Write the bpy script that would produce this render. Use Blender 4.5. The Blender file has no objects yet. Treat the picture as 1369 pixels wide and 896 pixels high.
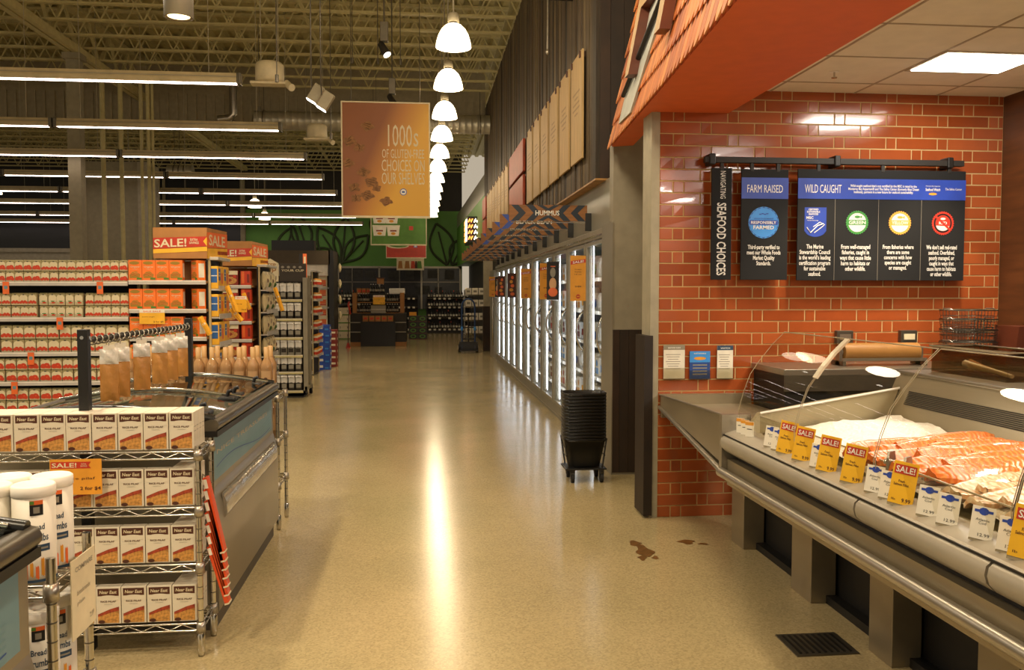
import bpy, bmesh, math, random
from mathutils import Vector, Matrix
RND = random.Random(11)
SC = bpy.context.scene
COL = SC.collection
PI = math.pi

# ------------------------------------------------------------------ materials
def lin(h):
    h = h.lstrip('#')
    out = []
    for i in (0, 2, 4):
        c = int(h[i:i + 2], 16) / 255.0
        out.append(c / 12.92 if c <= 0.04045 else ((c + 0.055) / 1.055) ** 2.4)
    return (out[0], out[1], out[2], 1.0)

MATS = {}
def mat(name, col, rough=0.55, metal=0.0, emit=0.0, var=0.10, scale=9.0, bump=0.0, bscale=60.0, coat=0.0, stretch=None, ecol=None):
    """Principled material with a noise that varies its colour (and a bump if asked)."""
    if name in MATS:
        return MATS[name]
    m = bpy.data.materials.new(name)
    m.use_nodes = True
    nt = m.node_tree
    b = nt.nodes['Principled BSDF']
    c = lin(col)
    b.inputs['Roughness'].default_value = rough
    b.inputs['Metallic'].default_value = metal
    b.inputs['Coat Weight'].default_value = coat
    b.inputs['Base Color'].default_value = c
    if emit:
        b.inputs['Emission Color'].default_value = lin(ecol) if ecol else c
        b.inputs['Emission Strength'].default_value = emit
    if var or bump:
        tc = nt.nodes.new('ShaderNodeTexCoord')
        mp = nt.nodes.new('ShaderNodeMapping')
        if stretch:
            mp.inputs['Scale'].default_value = stretch
        nt.links.new(tc.outputs['Object'], mp.inputs['Vector'])
    if var:
        n = nt.nodes.new('ShaderNodeTexNoise')
        n.inputs['Scale'].default_value = scale
        n.inputs['Detail'].default_value = 3
        nt.links.new(mp.outputs['Vector'], n.inputs['Vector'])
        r = nt.nodes.new('ShaderNodeValToRGB')
        r.color_ramp.elements[0].position = 0.3
        r.color_ramp.elements[1].position = 0.7
        r.color_ramp.elements[0].color = tuple(max(0, x * (1 - var)) for x in c[:3]) + (1,)
        r.color_ramp.elements[1].color = tuple(min(1, x * (1 + var)) for x in c[:3]) + (1,)
        nt.links.new(n.outputs['Fac'], r.inputs['Fac'])
        nt.links.new(r.outputs['Color'], b.inputs['Base Color'])
    if bump:
        n2 = nt.nodes.new('ShaderNodeTexNoise')
        n2.inputs['Scale'].default_value = bscale
        nt.links.new(mp.outputs['Vector'], n2.inputs['Vector'])
        bp = nt.nodes.new('ShaderNodeBump')
        bp.inputs['Strength'].default_value = bump
        bp.inputs['Distance'].default_value = 0.01
        nt.links.new(n2.outputs['Fac'], bp.inputs['Height'])
        nt.links.new(bp.outputs['Normal'], b.inputs['Normal'])
    MATS[name] = m
    return m

def glass(name, tint='ffffff', ior=1.45, rough=0.02, wave=0.0, refl=0.8):
    if name in MATS:
        return MATS[name]
    m = bpy.data.materials.new(name)
    m.use_nodes = True
    nt = m.node_tree
    nt.nodes.remove(nt.nodes['Principled BSDF'])
    out = nt.nodes['Material Output']
    tr = nt.nodes.new('ShaderNodeBsdfTransparent')
    tr.inputs['Color'].default_value = lin(tint)
    gl = nt.nodes.new('ShaderNodeBsdfGlossy')
    gl.inputs['Roughness'].default_value = rough
    ge = nt.nodes.new('ShaderNodeNewGeometry')          # Schlick reflectance, the same from both sides of a thin pane
    dt = nt.nodes.new('ShaderNodeVectorMath'); dt.operation = 'DOT_PRODUCT'
    nt.links.new(ge.outputs['Incoming'], dt.inputs[0]); nt.links.new(ge.outputs['Normal'], dt.inputs[1])
    def mth(op, a, b=None, c=None):
        n = nt.nodes.new('ShaderNodeMath'); n.operation = op
        for i, v in enumerate((a, b, c)):
            if v is None: continue
            if isinstance(v, (int, float)): n.inputs[i].default_value = v
            else: nt.links.new(v, n.inputs[i])
        return n.outputs[0]
    f0 = ((ior - 1) / (ior + 1)) ** 2
    fac = mth('MULTIPLY_ADD', mth('POWER', mth('SUBTRACT', 1.0, mth('ABSOLUTE', dt.outputs['Value'])), 5.0), (1 - f0) * refl, f0)
    if wave:
        no = nt.nodes.new('ShaderNodeTexNoise'); no.inputs['Scale'].default_value = 14
        bp = nt.nodes.new('ShaderNodeBump'); bp.inputs['Strength'].default_value = wave; bp.inputs['Distance'].default_value = 0.02
        nt.links.new(no.outputs['Fac'], bp.inputs['Height'])
        nt.links.new(bp.outputs['Normal'], gl.inputs['Normal'])
    mx = nt.nodes.new('ShaderNodeMixShader')
    nt.links.new(fac, mx.inputs['Fac'])
    nt.links.new(tr.outputs['BSDF'], mx.inputs[1])
    nt.links.new(gl.outputs['BSDF'], mx.inputs[2])
    nt.links.new(mx.outputs['Shader'], out.inputs['Surface'])
    MATS[name] = m
    return m

def mat_floor():
    m = bpy.data.materials.new('polished_concrete')
    m.use_nodes = True
    nt = m.node_tree; b = nt.nodes['Principled BSDF']
    tc = nt.nodes.new('ShaderNodeTexCoord')
    def noise(s, d=4):
        n = nt.nodes.new('ShaderNodeTexNoise'); n.inputs['Scale'].default_value = s; n.inputs['Detail'].default_value = d
        nt.links.new(tc.outputs['Object'], n.inputs['Vector']); return n
    def ramp(src, p0, c0, p1, c1):
        r = nt.nodes.new('ShaderNodeValToRGB'); e = r.color_ramp.elements
        e[0].position = p0; e[0].color = c0; e[1].position = p1; e[1].color = c1
        nt.links.new(src, r.inputs['Fac']); return r
    big = ramp(noise(0.9).outputs['Fac'], 0.35, lin('a5966f'), 0.68, lin('b4a27a'))
    vo = nt.nodes.new('ShaderNodeTexVoronoi'); vo.inputs['Scale'].default_value = 110
    nt.links.new(tc.outputs['Object'], vo.inputs['Vector'])
    sp = ramp(vo.outputs['Color'], 0.0, (0.79, 0.78, 0.75, 1), 0.8, (1.1, 1.09, 1.06, 1))
    vo2 = nt.nodes.new('ShaderNodeTexVoronoi'); vo2.inputs['Scale'].default_value = 26
    nt.links.new(tc.outputs['Object'], vo2.inputs['Vector'])
    sp2 = ramp(vo2.outputs['Distance'], 0.06, (0.88, 0.87, 0.85, 1), 0.2, (1, 1, 1, 1))
    def mul(a, c):
        x = nt.nodes.new('ShaderNodeMix'); x.data_type = 'RGBA'; x.blend_type = 'MULTIPLY'; x.inputs[0].default_value = 1
        nt.links.new(a, x.inputs[6]); nt.links.new(c, x.inputs[7]); return x.outputs[2]
    col = mul(mul(big.outputs['Color'], sp.outputs['Color']), sp2.outputs['Color'])
    nt.links.new(col, b.inputs['Base Color'])
    ro = ramp(noise(2.2).outputs['Fac'], 0.3, (0.17, 0.17, 0.17, 1), 0.75, (0.2, 0.2, 0.2, 1))
    nt.links.new(ro.outputs['Color'], b.inputs['Roughness'])
    bp = nt.nodes.new('ShaderNodeBump'); bp.inputs['Strength'].default_value = 0.006; bp.inputs['Distance'].default_value = 0.02
    nt.links.new(noise(5, 2).outputs['Fac'], bp.inputs['Height'])
    nt.links.new(bp.outputs['Normal'], b.inputs['Normal'])
    b.inputs['Specular IOR Level'].default_value = 0.6
    MATS['floor'] = m
    return m

def mat_island(name, cols, rough, grain=0.0, stretch=(1, 1, 1), coat=0.0, bump=0.0):
    """Each loose piece of the mesh (tile, plank, shingle) takes its own tone from cols."""
    m = bpy.data.materials.new(name); m.use_nodes = True
    nt = m.node_tree; b = nt.nodes['Principled BSDF']
    ge = nt.nodes.new('ShaderNodeNewGeometry')
    r = nt.nodes.new('ShaderNodeValToRGB'); el = r.color_ramp.elements
    el[0].color = lin(cols[0]); el[1].color = lin(cols[-1])
    for i, c in enumerate(cols[1:-1]):
        e = el.new((i + 1) / (len(cols) - 1)); e.color = lin(c)
    nt.links.new(ge.outputs['Random Per Island'], r.inputs['Fac'])
    tc = nt.nodes.new('ShaderNodeTexCoord'); mp = nt.nodes.new('ShaderNodeMapping'); mp.inputs['Scale'].default_value = stretch
    nt.links.new(tc.outputs['Object'], mp.inputs['Vector'])
    n = nt.nodes.new('ShaderNodeTexNoise'); n.inputs['Scale'].default_value = 6; n.inputs['Detail'].default_value = 5
    nt.links.new(mp.outputs['Vector'], n.inputs['Vector'])
    g = nt.nodes.new('ShaderNodeValToRGB'); ge2 = g.color_ramp.elements
    ge2[0].position = 0.3; ge2[1].position = 0.7
    ge2[0].color = (1 - grain,) * 3 + (1,); ge2[1].color = (1 + grain * .6,) * 3 + (1,)
    nt.links.new(n.outputs['Fac'], g.inputs['Fac'])
    x = nt.nodes.new('ShaderNodeMix'); x.data_type = 'RGBA'; x.blend_type = 'MULTIPLY'; x.inputs[0].default_value = 1
    nt.links.new(r.outputs['Color'], x.inputs[6]); nt.links.new(g.outputs['Color'], x.inputs[7])
    nt.links.new(x.outputs[2], b.inputs['Base Color'])
    b.inputs['Roughness'].default_value = rough; b.inputs['Coat Weight'].default_value = coat
    if bump:
        bp = nt.nodes.new('ShaderNodeBump'); bp.inputs['Strength'].default_value = bump; bp.inputs['Distance'].default_value = 0.01
        nt.links.new(n.outputs['Fac'], bp.inputs['Height']); nt.links.new(bp.outputs['Normal'], b.inputs['Normal'])
    MATS[name] = m
    return m

# ------------------------------------------------------------------ mesh builder
_text_cache = {}
def text_data(s, bold=False):
    key = (s, bold)
    if key not in _text_cache:
        cu = bpy.data.curves.new('lettering', 'FONT')
        cu.body = s; cu.resolution_u = 2; cu.space_line = 0.92
        cu.align_x = 'CENTER' if '\n' in s else 'LEFT'
        if bold:
            cu.offset = 0.018
        o = bpy.data.objects.new('lettering', cu)
        me = o.to_mesh()
        vs = [v.co.copy() for v in me.vertices]
        fs = [tuple(p.vertices) for p in me.polygons]
        o.to_mesh_clear()
        bpy.data.objects.remove(o); bpy.data.curves.remove(cu)
        if not vs:
            vs = [Vector((0, 0, 0)), Vector((1, 1, 0))]; fs = []
        x0 = min(v.x for v in vs); x1 = max(v.x for v in vs); y0 = min(v.y for v in vs); y1 = max(v.y for v in vs)
        vs = [((v.x - (x0 + x1) / 2) / max(1e-6, x1 - x0), (v.y - (y0 + y1) / 2) / max(1e-6, y1 - y0)) for v in vs]
        _text_cache[key] = (vs, fs)
    return _text_cache[key]

class MB:
    def __init__(s):
        s.v = []; s.f = []; s.m = []; s.s = []; s.mats = []; s.M = Matrix()
    def mi(s, m):
        if isinstance(m, str):
            m = MATS[m]
        if m not in s.mats:
            s.mats.append(m)
        return s.mats.index(m)
    def add(s, vs, fs, m, smooth=False):
        k = len(s.v); i = s.mi(m)
        s.v += [tuple(s.M @ Vector(p)) for p in vs]
        for f in fs:
            s.f.append(tuple(a + k for a in f)); s.m.append(i); s.s.append(smooth)
        return s
    def box(s, x0, x1, y0, y1, z0, z1, m, bev=0.0):
        if bev:
            bm = bmesh.new()
            vv = [bm.verts.new(p) for p in ((x0, y0, z0), (x1, y0, z0), (x1, y1, z0), (x0, y1, z0), (x0, y0, z1), (x1, y0, z1), (x1, y1, z1), (x0, y1, z1))]
            for f in ((0, 3, 2, 1), (4, 5, 6, 7), (0, 1, 5, 4), (1, 2, 6, 5), (2, 3, 7, 6), (3, 0, 4, 7)):
                bm.faces.new([vv[i] for i in f])
            bmesh.ops.bevel(bm, geom=bm.edges[:], offset=bev, segments=2, affect='EDGES', profile=0.5)
            bm.verts.index_update()
            vs = [v.co.copy() for v in bm.verts]; fs = [[v.index for v in f.verts] for f in bm.faces]
            bm.free()
            return s.add(vs, fs, m)
        return s.add([(x0, y0, z0), (x1, y0, z0), (x1, y1, z0), (x0, y1, z0), (x0, y0, z1), (x1, y0, z1), (x1, y1, z1), (x0, y1, z1)],
                     [(0, 3, 2, 1), (4, 5, 6, 7), (0, 1, 5, 4), (1, 2, 6, 5), (2, 3, 7, 6), (3, 0, 4, 7)], m)
    def bar(s, p, q, w, h, m):
        """rectangular bar from p to q"""
        p = Vector(p); q = Vector(q); d = (q - p).normalized()
        u = d.cross(Vector((0, 0, 1)))
        if u.length < 1e-3: u = Vector((1, 0, 0))
        u.normalize(); t = u.cross(d).normalized()
        vs = []
        for c in (p, q):
            for a, b in ((-1, -1), (1, -1), (1, 1), (-1, 1)):
                vs.append(c + u * a * w / 2 + t * b * h / 2)
        return s.add(vs, [(0, 1, 2, 3), (7, 6, 5, 4), (0, 4, 5, 1), (1, 5, 6, 2), (2, 6, 7, 3), (3, 7, 4, 0)], m)
    def tube(s, pts, r, m, n=8, closed=False):
        pts = [Vector(p) for p in pts]; N = len(pts); vs = []; fs = []
        rr = r if isinstance(r, (list, tuple)) else [r] * N
        up = None
        for i, p in enumerate(pts):
            a = pts[i - 1] if (i > 0 or closed) else p
            b = pts[(i + 1) % N] if (i < N - 1 or closed) else p
            d = (b - a).normalized()
            if up is None:
                up = d.cross(Vector((0, 0, 1)))
                if up.length < 0.05: up = d.cross(Vector((1, 0, 0)))
            else:
                up = up - d * up.dot(d)
                if up.length < 1e-4: up = d.cross(Vector((1, 0, 0)))
            up.normalize(); w = d.cross(up)
            for k in range(n):
                t = 2 * PI * k / n
                vs.append(p + (up * math.cos(t) + w * math.sin(t)) * rr[i])
        for i in range(N if closed else N - 1):
            j = (i + 1) % N
            for k in range(n):
                l = (k + 1) % n
                fs.append((i * n + k, i * n + l, j * n + l, j * n + k))
        s.add(vs, fs, m, True)
        if not closed:
            s.add(vs[:n], [tuple(range(n - 1, -1, -1))], m); s.add(vs[-n:], [tuple(range(n))], m)
        return s
    def cyl(s, p, q, r, m, r2=None, n=16):
        return s.tube([p, q], [r, r if r2 is None else r2], m, n)
    def lathe(s, prof, m, loc=(0, 0, 0), n=20):
        vs = []; fs = []; x, y, z = loc
        for r, h in prof:
            for k in range(n):
                t = 2 * PI * k / n
                vs.append((x + r * math.cos(t), y + r * math.sin(t), z + h))
        for i in range(len(prof) - 1):
            for k in range(n):
                l = (k + 1) % n
                fs.append((i * n + k, i * n + l, (i + 1) * n + l, (i + 1) * n + k))
        return s.add(vs, fs, m, True)
    def prism(s, poly, axis, a0, a1, m, smooth=False):
        """poly: 2D points in the two axes other than `axis`, in xyz order"""
        def P(u, w, a):
            return {'x': (a, u, w), 'y': (u, a, w), 'z': (u, w, a)}[axis]
        n = len(poly)
        vs = [P(u, w, a0) for u, w in poly] + [P(u, w, a1) for u, w in poly]
        s.add(vs, [tuple(range(n))[::-1], tuple(range(n, 2 * n))], m)
        return s.add(vs, [(i, (i + 1) % n, n + (i + 1) % n, n + i) for i in range(n)], m, smooth)
    def poly(s, pts, m):
        return s.add(pts, [tuple(range(len(pts)))], m)
    def ell(s, c, rx, ry, rz, m, n=12, k=8):
        vs = []; fs = []
        for i in range(k + 1):
            a = PI * i / k
            for j in range(n):
                t = 2 * PI * j / n
                vs.append((c[0] + rx * math.sin(a) * math.cos(t), c[1] + ry * math.sin(a) * math.sin(t), c[2] + rz * math.cos(a)))
        for i in range(k):
            for j in range(n):
                l = (j + 1) % n
                fs.append((i * n + j, (i + 1) * n + j, (i + 1) * n + l, i * n + l))
        return s.add(vs, fs, m, True)
    def disc(s, c, X, Y, rx, ry, m, n=20, a0=0, a1=2 * PI):
        """flat ellipse in the plane X,Y"""
        c = Vector(c); X = Vector(X); Y = Vector(Y)
        return s.poly([c + X * rx * math.cos(a0 + (a1 - a0) * i / n) + Y * ry * math.sin(a0 + (a1 - a0) * i / n) for i in range(n)], m)
    def ring(s, c, X, Y, r0, r1, m, n=28, teeth=0):
        c = Vector(c); X = Vector(X); Y = Vector(Y); vs = []
        for i in range(n):
            t = 2 * PI * i / n
            o = r1 * (1 - (0.08 if teeth and i % 2 else 0))
            vs += [c + (X * math.cos(t) + Y * math.sin(t)) * r0, c + (X * math.cos(t) + Y * math.sin(t)) * o]
        return s.add(vs, [(2 * i, 2 * i + 1, (2 * i + 3) % (2 * n), (2 * i + 2) % (2 * n)) for i in range(n)], m)
    def rect(s, c, X, Y, w, h, m):
        c = Vector(c); X = Vector(X) * w / 2; Y = Vector(Y) * h / 2
        return s.poly([c - X - Y, c + X - Y, c + X + Y, c - X + Y], m)
    def text(s, t, c, X, Y, w, h, m, bold=False):
        vs, fs = text_data(t, bold)
        c = Vector(c); X = Vector(X) * w; Y = Vector(Y) * h
        return s.add([c + X * a + Y * b for a, b in vs], fs, m)
    def build(s, name, parent=None, loc=None):
        me = bpy.data.meshes.new(name)
        me.from_pydata(s.v, [], s.f)
        me.update()
        for m in s.mats:
            me.materials.append(m)
        me.polygons.foreach_set('material_index', s.m)
        me.polygons.foreach_set('use_smooth', s.s)
        o = bpy.data.objects.new(name, me)
        COL.objects.link(o)
        if parent is not None:
            o.parent = parent
        if loc is not None:
            o.location = loc
        return o

# ------------------------------------------------------------------ scene tree helpers
def tag(o, label=None, cat=None, group=None, kind=None):
    if label: o['label'] = label
    if cat: o['category'] = cat
    if group: o['group'] = group
    if kind: o['kind'] = kind
    return o
def thing(name, label, cat, loc=(0, 0, 0), rz=0.0, group=None):
    o = bpy.data.objects.new(name, None)
    o.empty_display_size = 0.05
    COL.objects.link(o); o.location = loc; o.rotation_euler = (0, 0, rz)
    return tag(o, label, cat, group)
def struct(name, mb, label=None, cat=None):
    return tag(mb.build(name), label, cat, None, 'structure')
def dup(root, loc, rz=None, label=None, group=None):
    def cp(o, parent):
        c = o.copy(); COL.objects.link(c)
        if parent is not None: c.parent = parent
        for ch in o.children: cp(ch, c)
        return c
    r = cp(root, None); r.location = loc
    if rz is not None: r.rotation_euler = (0, 0, rz)
    if label: r['label'] = label
    if group: r['group'] = group
    return r
class Kind:
    """places copies of one thing; the first call moves the thing itself"""
    def __init__(s, root): s.root = root; s.n = 0
    def put(s, loc, label, group=None, rz=None):
        s.n += 1
        if s.n == 1:
            s.root.location = loc; s.root['label'] = label
            if rz is not None: s.root.rotation_euler = (0, 0, rz)
            if group: s.root['group'] = group
            return s.root
        return dup(s.root, loc, rz, label, group)
ORD = 'first second third fourth fifth sixth seventh eighth ninth tenth eleventh twelfth thirteenth fourteenth fifteenth sixteenth seventeenth eighteenth nineteenth twentieth'.split()
def nth(i): return ORD[i] if i < 20 else 'last'
X_, Y_, Z_ = (1, 0, 0), (0, 1, 0), (0, 0, 1)
NX, NZ, NY = (-1, 0, 0), (0, 0, -1), (0, -1, 0)

# ------------------------------------------------------------------ palette
mat_floor()
mat('white', 'e8e2d4', 0.5)
mat('cream', 'd8cba8', 0.5)
mat('ink', '1a1714', 0.5, var=0)
mat('black', '14120f', 0.45)
mat('black_gloss', '0e0d0c', 0.25)
mat('black_plastic', '171614', 0.38)
mat('dark', '221d17', 0.6)
mat('steel', 'a8a193', 0.3, 0.85, var=0.08, scale=3, stretch=(1, 1, 12))
mat('steel_dark', '6c665a', 0.35, 0.8)
mat('chrome', 'c8c4ba', 0.14, 1.0, var=0)
mat('steel_panel', '9a9484', 0.42, 0.55, var=0.1, scale=2)
mat('grey_paint', '8c8470', 0.5)
mat('beige_paint', 'a39a82', 0.5)
mat('olive_paint', 'bdb17c', 0.6)
mat('deck', 'ada16c', 0.6)
mat('pier', '8f866c', 0.7)
mat('kraft', 'a4713c', 0.75)
mat('wood_box', '9c6a35', 0.6)
mat('red', 'b8321c', 0.45)
mat('red_dark', '7d2413', 0.5)
mat('orange', 'e0682a', 0.45)
mat('orange_box', 'ea7526', 0.45)
mat('yellow', 'eab02c', 0.5)
mat('gold', 'd9942a', 0.5)
mat('blue', '2b4f9c', 0.45)
mat('blue_sign', '2a44a0', 0.4)
mat('sky_blue', '3f8fdb', 0.4)
mat('green', '4f7d2b', 0.5)
mat('green_badge', '3f8a3f', 0.45)
mat('yellow_badge', 'e0a040', 0.45)
mat('red_badge', 'c03525', 0.45)
mat('paper', 'e6dfcd', 0.6)
mat('tomato', 'c23a18', 0.45)
mat('brown', '4a2413', 0.5)
mat('food', 'b8843f', 0.6, var=0.45, scale=90)
mat('food_red', '94391c', 0.6, var=0.45, scale=90)
mat('silver_bag', 'dcd8ce', 0.28, 0.12, bump=0.4, bscale=40)
mat('text_white', 'e8e4da', 0.5, var=0)
mat('text_grey', '8d8676', 0.5, var=0)
mat('rubber', '100f0e', 0.7)
# ------------------------------------------------------------------ setting
b = MB(); b.box(-26, 9, -4, 36, -0.12, 0, 'floor'); struct('floor', b)
b = MB()                                        # stain spill on the floor in front of the seafood counter
mat('stain', '6a4a26', 0.3, var=0.3, scale=30)
for cx, cy, rx, ry in ((1.32, 5.0, .05, .10), (1.30, 5.16, .035, .05), (1.27, 4.86, .025, .04), (1.35, 4.86, .02, .03), (1.63, 5.15, .05, .04), (1.72, 5.10, .03, .02)):
    b.poly([(cx + rx * (1 + .35 * math.sin(3 * t + cx * 50)) * math.cos(t), cy + ry * (1 + .3 * math.sin(2 * t + cy * 40)) * math.sin(t), 0.0012) for t in [2 * PI * i / 18 for i in range(18)]], 'stain')
o = b.build('floor_stain'); tag(o, 'brown dried spill on the concrete floor beside the seafood counter', 'stain', None, 'stuff')
# floor drain under the counter
b = MB(); b.box(1.58, 1.86, 3.45, 3.68, 0, 0.006, 'steel_dark')
for i in range(9): b.box(1.60 + i * .028, 1.612 + i * .028, 3.47, 3.66, 0.006, 0.009, 'black')
tag(b.build('floor_drain'), 'square dark floor drain grate under the seafood counter', 'drain')

# roof deck: ribbed steel sheet
b = MB()
prof = []; x = -26.0
while x < 9:
    prof += [(x, 7.2), (x + .12, 7.2), (x + .16, 7.27), (x + .26, 7.27)]; x += .3
vs = []; fs = []
for u, w in prof: vs += [(u, -4, w), (u, 36, w)]
for i in range(len(prof) - 1): fs.append((2 * i, 2 * i + 1, 2 * i + 3, 2 * i + 2))
b.add(vs, fs, 'deck'); struct('ceiling', b)

# open web joists across the store
def joist_mesh():
    b = MB(); x0, x1 = -25.0, 1.72
    b.box(x0, x1, -.05, -.01, 6.4, 6.435, 'olive_paint'); b.box(x0, x1, .01, .05, 6.4, 6.435, 'olive_paint')
    b.box(x0, x1, -.06, .06, 7.14, 7.19, 'olive_paint')
    n = 36; s_ = (x1 - x0) / n
    for i in range(n):
        a = x0 + i * s_
        b.bar((a, 0, 6.42), (a + s_ / 2, 0, 7.15), .025, .025, 'olive_paint')
        b.bar((a + s_ / 2, 0, 7.15), (a + s_, 0, 6.42), .025, .025, 'olive_paint')
    return b.build('ceiling_joist', None, (0, 14.45, 0))
j0 = joist_mesh(); tag(j0, kind='structure')
for i in range(1, 23):
    if 21.3 < 14.45 + i * .93 < 22.3: continue
    c = j0.copy(); COL.objects.link(c); c.location = (0, 14.45 + i * .93, 0)
# girder truss down the store, column below it
b = MB()
for dx in (-.07, .07):
    b.box(-6.75 + dx - .05, -6.75 + dx + .05, 12, 34, 6.22, 6.36, 'olive_paint')
b.box(-6.87, -6.63, 12, 34, 7.06, 7.14, 'olive_paint')
for i in range(18):
    y = 12 + i * 1.2
    b.bar((-6.75, y, 6.3), (-6.75, y + .6, 7.1), .06, .06, 'olive_paint'); b.bar((-6.75, y + .6, 7.1), (-6.75, y + 1.2, 6.3), .06, .06, 'olive_paint')
struct('ceiling_girder', b)
b = MB(); b.box(-6.88, -6.64, 17.75, 17.99, 0, 6.22, 'pier'); b.box(-6.93, -6.59, 17.70, 18.04, 6.1, 6.22, 'pier'); struct('column_steel', b)
b = MB(); b.box(-8.35, -6.70, 22.0, 23.0, 0, 4.75, 'pier'); b.box(-8.36, -8.14, 21.95, 22.05, 0, 4.75, 'beige_paint'); b.box(-6.9, -6.69, 21.95, 22.05, 0, 4.75, 'beige_paint'); struct('column_pier', b)
for k, (px, r) in enumerate(((-6.93, .055), (-6.55, .05), (-6.12, .04), (-5.97, .045), (-5.88, .03))):
    b = MB(); b.cyl((px, 19.8, 4.75), (px, 19.8, 6.35), r, 'olive_paint', n=10); b.cyl((px, 19.8, 0), (px, 19.8, 4.8), r * .92, 'olive_paint', n=10)
    b.cyl((px, 19.8, 5.2), (px, 19.8, 5.25), r * 1.25, 'olive_paint', n=10)
    tag(b.build('ceiling_pipe'), 'olive painted vertical pipe, %s from the left in the cluster beside the steel column' % nth(k), 'pipe', 'vertical pipes beside the steel column')
# draft curtain of ribbed sheet
b = MB(); mat('ribbed', '968a6c', 0.55)
b.box(-25, 1.6, 22.0, 22.05, 5.72, 7.1, 'ribbed')
x = -24.9
while x < 1.5:
    b.box(x, x + .06, 21.96, 22.0, 5.72, 6.42, 'ribbed'); x += .22
b.box(-25, 1.6, 21.93, 22.07, 5.66, 5.73, 'olive_paint'); struct('ceiling_curtain_panel', b)
# spiral ducts
def duct(name, x0, x1, y, z, r, label):
    root = thing(name, label, 'duct')
    b = MB(); pts = []; rr = []
    x = x0
    while x < x1:
        pts += [(x, y, z), (x + .10, y, z), (x + .115, y, z), (x + .135, y, z)]; rr += [r, r, r * 1.025, r * 1.025]; x += .15
    mat('galvanised', 'b5ae9a', 0.38, 0.55, var=0.15, scale=3)
    b.tube(pts, rr, 'galvanised', 18); b.build('duct_pipe', root)
    for hx in (x0 + .2, (x0 + x1) / 2, x1 - .2):
        b = MB()
        b.tube([(hx + 0, y + (r + .01) * math.cos(t), z + (r + .01) * math.sin(t)) for t in [2 * PI * i / 20 for i in range(20)]], .012, 'steel_dark', 6, True)
        b.cyl((hx, y, z + r), (hx, y, 6.42), .008, 'steel_dark', n=6)
        b.build('hanger_strap', root)
    return root
duct('air_duct', -3.9, 1.6, 21.0, 5.62, .22, 'shiny round spiral air duct running across behind the gluten-free banner')
duct('air_duct', -7.6, -6.9, 27.0, 5.2, .2, 'short pale duct elbow hanging above the dark windows')
b = MB(); b.tube([(-4.4, 21, 6.4), (-4.4, 21, 5.75), (-4.5, 21, 5.65), (-4.75, 21, 5.62)], .09, 'steel', 10); tag(b.build('air_duct'), 'thin bent branch duct dropping from the joists left of the spiral duct', 'duct')

# back wall: green with leaf outlines, dark windows
mat('green_wall', '588f36', 0.55, var=0.12, scale=1.2)
mat('leaf_line', '2c3a14', 0.6)
mat('night', '0b0b0a', 0.35, var=0.3, scale=.7)
b = MB(); b.box(-7.1, 1.62, 35.5, 35.7, 0, 4.9, 'green_wall')
b.box(-7.1, 1.62, 35.48, 35.7, 4.9, 7.2, 'dark')
def leaf(cx, cz, h, w, ang, rib=True):
    ca, sa = math.cos(ang), math.sin(ang)
    def P(u, v): return (cx + u * ca - v * sa, 35.47, cz + u * sa + v * ca)
    L = [P(w * math.sin(PI * t), h * t) for t in [i / 12 for i in range(13)]]; Rr = [P(-w * math.sin(PI * t), h * t) for t in [i / 12 for i in range(13)]]
    b.tube(L, .055, 'leaf_line', 6); b.tube(Rr, .055, 'leaf_line', 6)
    if rib: b.tube([P(0, 0), P(0, h * .8)], .04, 'leaf_line', 6)
for a in ((-3.3, 2.75, 1.7, .42, .55), (-3.25, 2.75, 1.9, .42, -.1), (-3.2, 2.8, 1.5, .38, -.75), (-3.25, 2.75, 1.4, .35, 1.2), (-4.6, 3.2, 1.6, .4, .3), (-1.9, 3.9, .9, .34, -.3), (1.0, 2.7, 1.75, .48, .25), (1.2, 2.7, 1.3, .4, -.5), (-5.6, 2.8, 1.5, .4, -.3)):
    leaf(*a)
struct('wall_back', b)
b = MB(); b.box(-26, -7.1, 35.5, 35.7, 3.3, 7.2, 'dark'); b.box(-26, -7.1, 35.45, 35.7, 0, 3.2, 'beige_paint'); b.box(-26, -7.1, 35.35, 35.7, 3.15, 3.3, 'beige_paint'); struct('wall_back_glazed', b)
for i in range(6):                                  # dark storefront panes with mullions
    x0 = -26 + i * 3.15
    b = MB(); b.box(x0 + .08, x0 + 3.07, 35.40, 35.44, 3.3, 6.2, 'night')
    for xx in (x0, x0 + 3.05): b.box(xx, xx + .18, 35.33, 35.5, 3.3, 6.3, 'pier')
    b.box(x0, x0 + 3.15, 35.35, 35.5, 6.15, 6.3, 'pier'); b.box(x0, x0 + 3.1, 35.37, 35.46, 4.9, 4.96, 'dark'); struct('window_%d' % (i + 1), b)
b = MB(); b.box(-3.4, 1.58, 35.38, 35.44, .9, 2.62, 'night')   # window strip behind the wine shelves
for xx in (-3.42, -1.78, -.08, 1.5): b.box(xx, xx + .07, 35.30, 35.5, .9, 2.62, 'steel_panel')
for xx in (-2.85, -.95, .62): b.box(xx, xx + .04, 35.32, 35.5, .9, 2.62, 'steel_dark')
b.box(-3.42, 1.57, 35.30, 35.5, 2.56, 2.64, 'steel_panel'); b.box(-3.42, 1.57, 35.32, 35.5, 1.98, 2.02, 'steel_dark'); struct('window_7', b)
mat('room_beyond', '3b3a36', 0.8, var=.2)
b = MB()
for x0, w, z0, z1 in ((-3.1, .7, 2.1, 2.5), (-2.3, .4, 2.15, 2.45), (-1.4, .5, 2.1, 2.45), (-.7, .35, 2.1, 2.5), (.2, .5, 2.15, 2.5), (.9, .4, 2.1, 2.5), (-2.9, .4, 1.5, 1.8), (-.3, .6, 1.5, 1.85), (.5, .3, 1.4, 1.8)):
    b.box(x0, x0 + w, 35.36, 35.38, z0, z1, 'room_beyond')
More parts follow.
